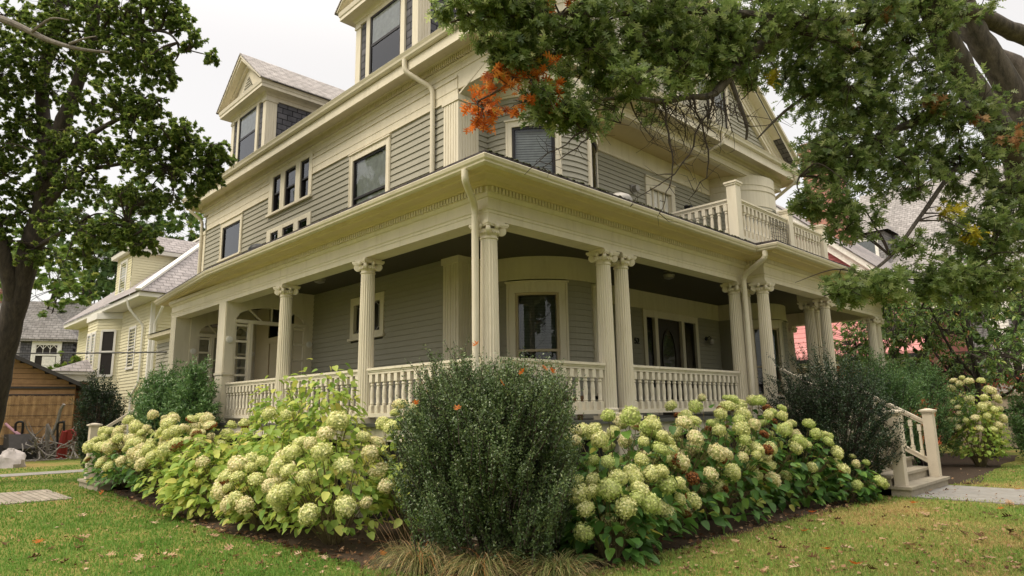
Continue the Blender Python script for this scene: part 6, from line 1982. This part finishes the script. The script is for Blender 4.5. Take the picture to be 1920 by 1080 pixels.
# small brick porch of the yellow house
c1 = at(152, 790, 31.5)
m = MB(); m.box(c1[0] - 1.4, c1[0] + 1.0, c1[1] - 1.2, c1[1] + 1.2, 0, 3.15); pch = m.build('side_porch', 'red_brick_x', yh)
m = MB(); m.sweep([(c1[0] - 1.5, c1[1] + 1.3), (c1[0] - 1.5, c1[1] - 1.3), (c1[0] + 1.1, c1[1] - 1.3), (c1[0] + 1.1, c1[1] + 1.3)], [(-.3, 3.15), (.1, 3.15), (.12, 3.42), (.28, 3.45), (.28, 3.58), (-.3, 3.58)])
for x in (-1.4, -.4, .8):
    m.box(c1[0] + x - .13, c1[0] + x + .13, c1[1] - 1.33, c1[1] - 1.2, 0, 3.15)
m.build('porch_eave', 'yellow_trim', pch)
m = MB(); a, b = c1[0] - 1.85, c1[0] + 1.45; p, q = c1[1] - 1.65, c1[1] + 1.65
m.add([(a, p, 3.59), (b, p, 3.59), (b, q, 3.59), (a, q, 3.59), ((a + b) / 2 - .4, (p + q) / 2, 4.25), ((a + b) / 2 + .4, (p + q) / 2, 4.25)], [(0, 1, 5, 4), (1, 2, 5), (2, 3, 4, 5), (3, 0, 4)]); m.build('porch_roof', 'mauve_roof', pch)

# ---- grey gambrel house far left
c2 = at(75, 790, 44.0); gx, gy = c2[0], c2[1]; ga = math.radians(66)
gh = thing('grey_house', 'grey shingled gambrel house with one pointed dormer far behind the shed', 'house', (gx, gy, 0))
gh.rotation_euler = (0, 0, ga)
def bld(m, name, mat, parent=None):
    o = m.build(name, mat, None); o.parent = parent or gh; return o
m = MB(); m.box(-5.5, 5.5, .3, 8, 0, 3.6); m.box(-5.5, 5.5, .0, .3, 3.3, 3.55); bld(m, 'wall', 'grey_shingle_x')
m = MB(); m.add([(-5.8, -.35, 3.4), (5.8, -.35, 3.4), (5.8, .9, 7.6), (-5.8, .9, 7.6), (5.8, 4.2, 9.9), (-5.8, 4.2, 9.9)], [(0, 1, 2, 3), (3, 2, 4, 5)]); m.add([(-5.5, .1, 3.4), (-5.5, 8, 3.4), (-5.5, 7.4, 7.6), (-5.5, 4.2, 9.8), (-5.5, 1.0, 7.6)], [(0, 1, 2, 3, 4)]); m.add([(5.5, .1, 3.4), (5.5, 8, 3.4), (5.5, 7.4, 7.6), (5.5, 4.2, 9.8), (5.5, 1.0, 7.6)], [(4, 3, 2, 1, 0)]); bld(m, 'roof', 'grey_roof')
m = MB(); m.box(-1.5, 1.5, -.25, 1.2, 4.5, 6.7); gd_ = bld(m, 'dormer', 'slate_x')
m = MB(); m.add([(-1.8, -.55, 6.7), (1.8, -.55, 6.7), (0, .3, 8.6), (-1.8, 1.6, 6.7), (1.8, 1.6, 6.7), (0, 1.9, 8.6)], [(0, 1, 2), (1, 4, 5, 2), (3, 0, 2, 5)]); m.box(-1.7, 1.7, -.5, 1.2, 6.55, 6.7); bld(m, 'dormer_roof', 'grey_roof', gd_)
m = MB()
for b in ((-.85, -.6, 4.75, 6.55), (.6, .85, 4.75, 6.55), (-.6, .6, 6.3, 6.55), (-.6, .6, 4.75, 4.95), (-.6, .6, 5.6, 5.7)):
    m.box(b[0], b[1], -.33, -.25, b[2], b[3])
gw = bld(m, 'dormer_window', 'white_paint', gd_)
m = MB(); m.box(-.6, .6, -.28, -.26, 4.95, 6.3); bld(m, 'pane', 'interior_dark', gd_)
m = MB()
for i in range(3):
    x = -.6 + .4 * i
    m.beam((x, -.30, 6.05), (x + .2, -.30, 6.3), .03, .04, (0, 1, 0)); m.beam((x + .4, -.30, 6.05), (x + .2, -.30, 6.3), .03, .04, (0, 1, 0)); m.box(x - .015, x + .015, -.31, -.285, 5.7, 6.3)
m.box(-.2, .55, -.30, -.283, 4.97, 5.55); bld(m, 'tracery', 'white_paint', gd_)
m = MB(); m.box(-4.3, -3.6, 3.8, 4.6, 9.2, 11.0); bld(m, 'chimney', 'red_brick_x')
m = MB(); m.box(-5.6, 5.6, -.5, -.3, 3.25, 3.45); bld(m, 'eave', 'yellow_trim')

# ---- shed, its reed screen and what leans on it
SA = math.radians(78); s0 = ground_at(140, 857) - 4.1 * np.array([math.cos(SA), math.sin(SA), 0])
sy = s0[1]; sxr = s0[0] + 4
sd_ = thing('shed', 'low brown timber shed with a dark gable roof at the left edge', 'shed', (sxr - 4, sy, 0))
sd_.rotation_euler = (0, 0, SA)
def bl2(m, name, mat, parent=sd_):
    o = m.build(name, mat, None); o.parent = parent; return o
m = MB()
for i in range(14):
    z = .2 * i
    hw = 3.9 if z < 2.4 else None
    m.box(-3.9, 3.9, -.02 - .012 * (i % 2), .3, z, z + .185)
for i in range(9):
    z = 2.8 + .2 * i; w_ = 3.9 * (1 - (i + .6) / 9.6)
    m.box(-w_, w_, -.02 - .012 * (i % 2), .3, z, z + .185)
m.box(-3.88, 3.88, .3, 6, 0, 2.8)
bl2(m, 'wall', 'shed_wood')
m = MB()
for s in (-1, 1):
    vs = [(0, -.4, 4.78), (s * 4.55, -.4, 2.62), (s * 4.55, 6.3, 2.62), (0, 6.3, 4.78), (0, -.4, 4.63), (s * 4.55, -.4, 2.47), (s * 4.55, 6.3, 2.47), (0, 6.3, 4.63)]
    m.add(vs, [(0, 1, 2, 3), (7, 6, 5, 4), (0, 4, 5, 1), (1, 5, 6, 2)])
bl2(m, 'roof', 'tar_roof')
m = MB(); m.box(-3.9, 3.9, -.07, -.04, 2.62, 2.70); m.box(-3.9, 3.9, -.06, -.04, 2.36, 2.41); bl2(m, 'trim_board', 'tar_roof')
rs = thing('reed_screen', 'golden reed screen fastened along the front of the shed', 'screen', (sxr - 4, sy, 0)); rs.rotation_euler = sd_.rotation_euler
m = MB()
g = np.random.default_rng(9)
for i in range(360):
    x = -3.9 + 7.8 * i / 360; m.box(x, x + .017, -.16 - g.uniform(0, .012), -.145, .55 + g.uniform(-.01, .01), 2.34 + g.uniform(-.03, .03))
bl2(m, 'reeds', 'reed_screen', rs)
m = MB()
for z in (.8, 1.2, 1.6, 2.0): m.box(-3.9, 3.9, -.178, -.172, z, z + .012)
m.box(-3.9, 3.9, -.2, -.13, .0, .55); bl2(m, 'wires', 'tar_roof', rs)

# branch pile
gp_ = at(88, 853, 1.0); G = ground_at(88, 862)
bp = thing('branch_pile', 'heap of cut grey branches leaning in front of the reed screen', 'branches', tuple(G))
g = np.random.default_rng(12); m = MB()
for i in range(90):
    a = g.uniform(0, 6.28); r = g.uniform(.2, 1.7); b = G + np.array([math.cos(a) * r, math.sin(a) * r * .6, g.uniform(0, .7)])
    d = unit(np.array([g.normal(), g.normal() * .6, g.normal(0, .45)])); L = g.uniform(.4, 1.5)
    p = [b, b + d * L * .5 + g.normal(0, .06, 3), b + d * L + g.normal(0, .1, 3)]
    for q in p: q[2] = max(q[2], .03)
    m.tube(p, [.028 * g.uniform(.4, 1), .022, .008], 5)
k_ = lambda px, py: at(px, py, 24.6)
for P, r in (([(108, 858), (106, 835), (98, 815), (88, 795)], .05), ([(98, 815), (108, 790), (113, 770), (120, 758)], .06), ([(89, 858), (89, 820), (90, 800)], .075), ([(71, 858), (72, 835), (80, 830), (95, 827)], .035), ([(55, 820), (66, 838), (60, 850)], .04)):
    m.tube(smooth_path([k_(*q) for q in P], 4), r, 6)
m.build('branches', 'grey_branch', bp)
ht = thing('hand_truck', 'red hand truck with a black looped handle leaning right of the branch pile', 'hand truck', tuple(ground_at(120, 858)))
m = MB(); m.tube(smooth_path([k_(108, 845), k_(108, 800), k_(110, 793), k_(116, 792), k_(120, 795), k_(118, 845)], 4), .04, 7); m.build('handle', 'black_metal', ht)
m = MB(); c = k_(122, 830); u = unit(_rt * 1.0); m.tube([k_(115, 858), k_(118, 835), k_(123, 808)], [.17, .16, .12], 10); m.build('body', 'red_enamel', ht)
m = MB(); m.disc_cyl(k_(133, 815), _f, .2, .1, 16); m.build('wheel', 'red_enamel', ht)
wb = thing('wheelbarrow', 'overturned dark wheelbarrow with looped legs left of the branch pile', 'wheelbarrow', tuple(ground_at(32, 862)))
m = MB(); m.tube(smooth_path([k_(30, 835), k_(29, 800), k_(33, 792), k_(40, 791), k_(43, 797), k_(38, 835)], 4), .04, 7); m.tube([k_(24, 857), k_(36, 832), k_(41, 840)], .035, 6); m.build('frame', 'black_metal', wb)
m = MB(); m.prism([(-.9, 0), (.9, 0), (.55, .5), (-.6, .5)], 'y', -.4, .4); o = m.build('tray', 'tar_roof', None); o.location = tuple(k_(34, 840)); o.parent = wb; o.matrix_parent_inverse = WORLD_INV(wb)
m = MB(); m.tube([k_(10, 794), k_(22, 805), k_(37, 816)], [.045, .05, .06], 7); tag(m.build('pink_pole', 'pink_plastic'), 'faded pink pole slanting across the wheelbarrow handles', 'pole')
w0 = ground_at(18, 876); m = MB(); g = np.random.default_rng(4); vs = []
for i in range(9):
    for j in range(14):
        th = math.pi / 2 * (i / 8) * 1.05; ph = 2 * math.pi * j / 14; r = (1 + .12 * math.sin(3 * ph + i) + g.normal(0, .03))
        vs.append((w0[0] + .55 * r * math.sin(th) * math.cos(ph), w0[1] + .42 * r * math.sin(th) * math.sin(ph), .52 * r * max(0, math.cos(th)) ** .8))
m.add(vs, [(i * 14 + j, i * 14 + (j + 1) % 14, (i + 1) * 14 + (j + 1) % 14, (i + 1) * 14 + j) for i in range(8) for j in range(14)])
tag(m.build('cloth_bundle', 'white_cloth', smooth=True), 'pale crumpled bundle lying on the grass before the shed', 'bundle')
m = MB(); P = [at(-20, 663, 22), at(80, 662.5, 21), at(190, 662, 20), at(320, 660, 19)]; m.tube(smooth_path(P, 5), .022, 5); tag(m.build('power_line', 'black_metal'), 'black overhead cable crossing in front of the yellow house', 'cable')

# ---- red house on the right, seen between and above the far columns
rx, ry = -2.6, 27.0
rh = thing('red_house', 'red clapboard house with white raking trim and a brick chimney beyond the porch', 'house', (rx, ry, 0))
fr_ = Frame('x', ry, -1)
zt_, zp_ = 5.75, 11.1; hw_ = 5.95; cx_ = -8.0
m = MB(); clap(m, fr_, cx_ - hw_, cx_ + hw_, 4.4, zp_ - .4, .16, edge=lambda z: (cx_ - hw_, cx_ + hw_) if z < zt_ else (cx_ - hw_ * (zp_ - z) / (zp_ - zt_), cx_ + hw_ * (zp_ - z) / (zp_ - zt_)))
m.box(cx_ - hw_, cx_ + hw_, ry + .02, ry + 8, 0, zt_); m.build('wall', 'red_clap', rh)
m = MB()
for s in (-1, 1):
    sl = (zp_ - zt_) / hw_
    for (y0, y1, t0, t1, mat) in ((ry - .55, ry - .02, .0, .32, 0), (ry - .3, ry - .02, .32, .75, 0)):
        vs = [(cx_, y0, zp_ + .6 - t0), (cx_ + s * (hw_ + .8), y0, zp_ + .6 - t0 - sl * (hw_ + .8)), (cx_ + s * (hw_ + .8), y0, zp_ + .6 - t1 - sl * (hw_ + .8)), (cx_, y0, zp_ + .6 - t1)]
        vs += [(a, y1, c) for a, b, c in vs]
        m.add(vs, [(0, 1, 2, 3), (7, 6, 5, 4), (0, 4, 5, 1), (3, 2, 6, 7), (1, 5, 6, 2)])
m.build('rake_trim', 'white_paint', rh)
m = MB()
for s in (-1, 1):
    sl = (zp_ - zt_) / hw_
    m.add([(cx_, ry - .7, zp_ + .66), (cx_ + s * (hw_ + .9), ry - .7, zp_ + .66 - sl * (hw_ + .9)), (cx_ + s * (hw_ + .9), ry + 9, zp_ + .66 - sl * (hw_ + .9)), (cx_, ry + 9, zp_ + .66)], [(0, 1, 2, 3)])
m.build('roof', 'mauve_roof', rh)
c3 = np.array([-6.45, 30.0, 0])
m = MB(); m.box(c3[0] - .8, c3[0] + .8, c3[1] - .7, c3[1] + .7, 4, 15.3); m.box(c3[0] - .95, c3[0] + .95, c3[1] - .85, c3[1] + .85, 14.7, 15.0); m.build('chimney', 'red_brick_x', rh)
# one-storey front of the red house: pink roof slope, dark gutter, orange wall
m = MB(); L0, L1 = cx_ - 3, -1.2
m.add([(L0, ry - 3.2, 3.55), (L1, ry - 3.2, 3.55), (L1, ry, 5.6), (L0, ry, 5.6), (L0, ry - 3.2, 3.45), (L1, ry - 3.2, 3.45)], [(0, 1, 2, 3), (4, 5, 1, 0)])
for i in range(8):
    t = i / 8; m.box(L0, L1, ry - 3.2 + 3.2 * t, ry - 3.2 + 3.2 * t + .04, 3.55 + 2.05 * t, 3.55 + 2.05 * t + .035)
pr = m.build('porch_roof', 'pink_roof_paint', rh)
m = MB(); m.box(L0 - .05, L1 + .05, ry - 3.36, ry - 3.21, 3.32, 3.47); m.build('gutter', 'black_metal', pr)
m = MB(); m.box(L0 - .02, L1 + .02, ry - 3.205, ry - 3.1, 3.15, 3.44); m.build('fascia', 'white_paint', pr)
xs_ = on_plane(1566, 680, 1, ry - 2.9)[0]
m = MB(); m.box(xs_, L1, ry - 2.9, ry - 2.7, 0, 3.3); m.build('porch_wall', 'orange_wall', rh)
m = MB(); m.box(L0, xs_, ry - 2.9, ry - 2.7, 0, 3.3); m.build('porch_wall', 'beige_stone', rh)
fw = Frame('x', ry - 2.9, -1)
cw_ = pxr(1, 1)
p = on_plane(1505, 680, 1, ry - 2.9)[0]; simple_window(rh, fw, p - .7, p + .7, .9, 2.9, 'white_paint')

# ---- grey roofed house behind it
hx, hy = 4.0, 42.0
hh = thing('grey_roofed_house', 'house with a large pale grey shingle roof and a small dormer behind the oak leaves', 'house', (hx, hy, 0))
m = MB(); m.box(-9, 24, 42, 52, 0, 8.0); m.build('wall', 'grey_shingle_x', hh)
m = MB(); m.add([(-10, 41.2, 7.9), (26, 41.2, 7.9), (26, 47, 17.0), (-10, 47, 17.0)], [(0, 1, 2, 3)]); m.build('roof', 'grey_roof', hh)
m = MB(); m.box(-10, 26, 41.0, 41.25, 7.6, 8.0); m.build('eave', 'white_paint', hh)
q = on_plane(1625, 450, 1, 43.0)
m = MB(); m.box(q[0] - 1.2, q[0] + 1.2, 42.6, 46, 9.5, 13.0); dd = m.build('dormer', 'grey_shingle_x', hh)
m = MB(); m.add([(q[0] - 1.6, 42.2, 13), (q[0] + 1.6, 42.2, 13), (q[0], 43.2, 15.2), (q[0] - 1.6, 47, 13), (q[0] + 1.6, 47, 13), (q[0], 47, 15.2)], [(0, 1, 2), (1, 4, 5, 2), (3, 0, 2, 5)]); m.build('dormer_roof', 'grey_roof', dd)
fq = Frame('x', 42.6, -1); simple_window(dd, fq, q[0] - .8, q[0] + .8, 10.2, 12.7, 'white_paint', .2)

# ---- white house at the right edge, low stone wall, black fence, red flowers
m = MB(); fwh = Frame('x', 36.0, -1); clap(m, fwh, -1.2, 9, 0, 6.6, .15); wh = m.build('white_house', 'white_paint'); tag(wh, 'white clapboard house behind the fruit tree at the right edge', 'house')
for u in (-.4, 2.0, 4.4):
    simple_window(wh, fwh, u, u + 1.1, 3.8, 5.8, 'grey_shingle_x')
q = at(1800, 790, 24); m = MB(); m.box(q[0], q[0] + 7, q[1] - .2, q[1] + .2, 0, 1.75); m.box(q[0] - .1, q[0] + 7.1, q[1] - .3, q[1] + .3, 1.75, 1.87); tag(m.build('stone_wall', 'beige_stone'), 'low beige stone wall behind the black fence', 'wall')
fe = thing('metal_fence', 'thin black metal fence with square posts along the right edge', 'fence', tuple(ground_at(1895, 840)))
F0, F1 = ground_at(1880, 848), ground_at(2060, 862)
for t in (0, .5, 1):
    p = F0 * (1 - t) + F1 * t; m = MB(); m.box(p[0] - .03, p[0] + .03, p[1] - .03, p[1] + .03, 0, 1.32); m.build('post', 'black_metal', fe)
m = MB(); F2 = F0 + (F0 - F1) * .12
for z in (.15, 1.27):
    m.beam(F2 + np.array([0, 0, z]), F1 + np.array([0, 0, z]), .03, .035)
m.build('rail', 'black_metal', fe)
m = MB(); L = np.linalg.norm(F1 - F2)
for i in range(int(L / .35)):
    p = F2 + (F1 - F2) * (i * .35 / L); m.tube([p + np.array([0, 0, .1]), p + np.array([0, 0, 1.3])], .006, 4)
m.build('pickets', 'black_metal', fe)
leafy('red_flower', [(0, (.30, .07, .05)), (.6, (.45, .14, .09)), (1, (.55, .28, .18))], .3, .6, .2)
c4 = at(1885, 742, 18.0)
rb = sprig_shrub('rose_bush', 'loose green bush with clusters of red flowers behind the black fence', 'bush', c4[0] + .5, c4[1] + .3, 1.9, .7, .8, 260, 34, 'laurel_leaf', .06, 51, sprig_len=(.35, .7), base_z=.1)
g = np.random.default_rng(52); n = 130
P = np.array([c4[0], c4[1], 2.0]) + g.normal(0, 1, (n, 3)) * np.array([.28, .25, .12]); R = frames(rand_dirs(n, g), rand_dirs(n, g), g.uniform(.04, .07, n))
scatter('flowers', *T_OVATE, R, P, g.random(n), 'red_flower', rb)
sprig_shrub('laurel_shrub', 'green shrub at the right edge below the fence rail', 'bush', F0[0] + 1.7, F0[1] + .9, 1.3, 1.0, .7, 300, 36, 'laurel_leaf', .06, 53, sprig_len=(.35, .6), base_z=.1)

# ---- things standing on the porch
ch = thing('porch_chair', 'wicker porch chair with an orange cushion behind the left railing', 'chair', (-1.9, .95, ZF))
simple('wicker', (.20, .12, .07), .8); simple('orange_cushion', (.50, .25, .10), .85); simple('grey_cushion', (.33, .32, .33), .9)
m = MB(); m.box(-2.25, -1.55, .65, 1.3, ZF + .33, ZF + .40); m.box(-2.25, -1.55, 1.24, 1.32, ZF + .40, ZF + .95); m.box(-2.27, -2.19, .65, 1.3, ZF + .4, ZF + .62); m.box(-1.61, -1.53, .65, 1.3, ZF + .4, ZF + .62); m.build('frame', 'wicker', ch)
for x in (-2.2, -1.6):
    for y in (.7, 1.25):
        m = MB(); m.box(x - .03, x + .03, y - .03, y + .03, ZF, ZF + .33); m.build('leg', 'wicker', ch)
m = MB(); m.box(-2.17, -1.63, .67, 1.2, ZF + .401, ZF + .50); m.prism([(1.10, ZF + .5), (1.23, ZF + .5), (1.235, ZF + .9), (1.16, ZF + .9)], 'x', -2.15, -1.65); m.build('cushion', 'orange_cushion', ch)
c5 = thing('porch_chair', 'low porch chair heaped with grey cushions between the corner and the twin columns', 'chair', (-.9, 2.1, ZF))
m = MB(); m.box(-1.25, -.55, 1.7, 2.45, ZF + .28, ZF + .36); m.box(-1.28, -1.2, 1.7, 2.45, ZF + .36, ZF + .85); m.build('frame', 'wicker', c5)
for x in (-1.2, -.6):
    for y in (1.75, 2.4):
        m = MB(); m.box(x - .03, x + .03, y - .03, y + .03, ZF, ZF + .28); m.build('leg', 'wicker', c5)
m = MB(); m.box(-1.18, -.55, 1.74, 2.41, ZF + .361, ZF + .47); m.taper(-1.0, 2.05, ZF + .47, ZF + .72, .16, .24, .06, .2); m.build('cushion', 'grey_cushion', c5)
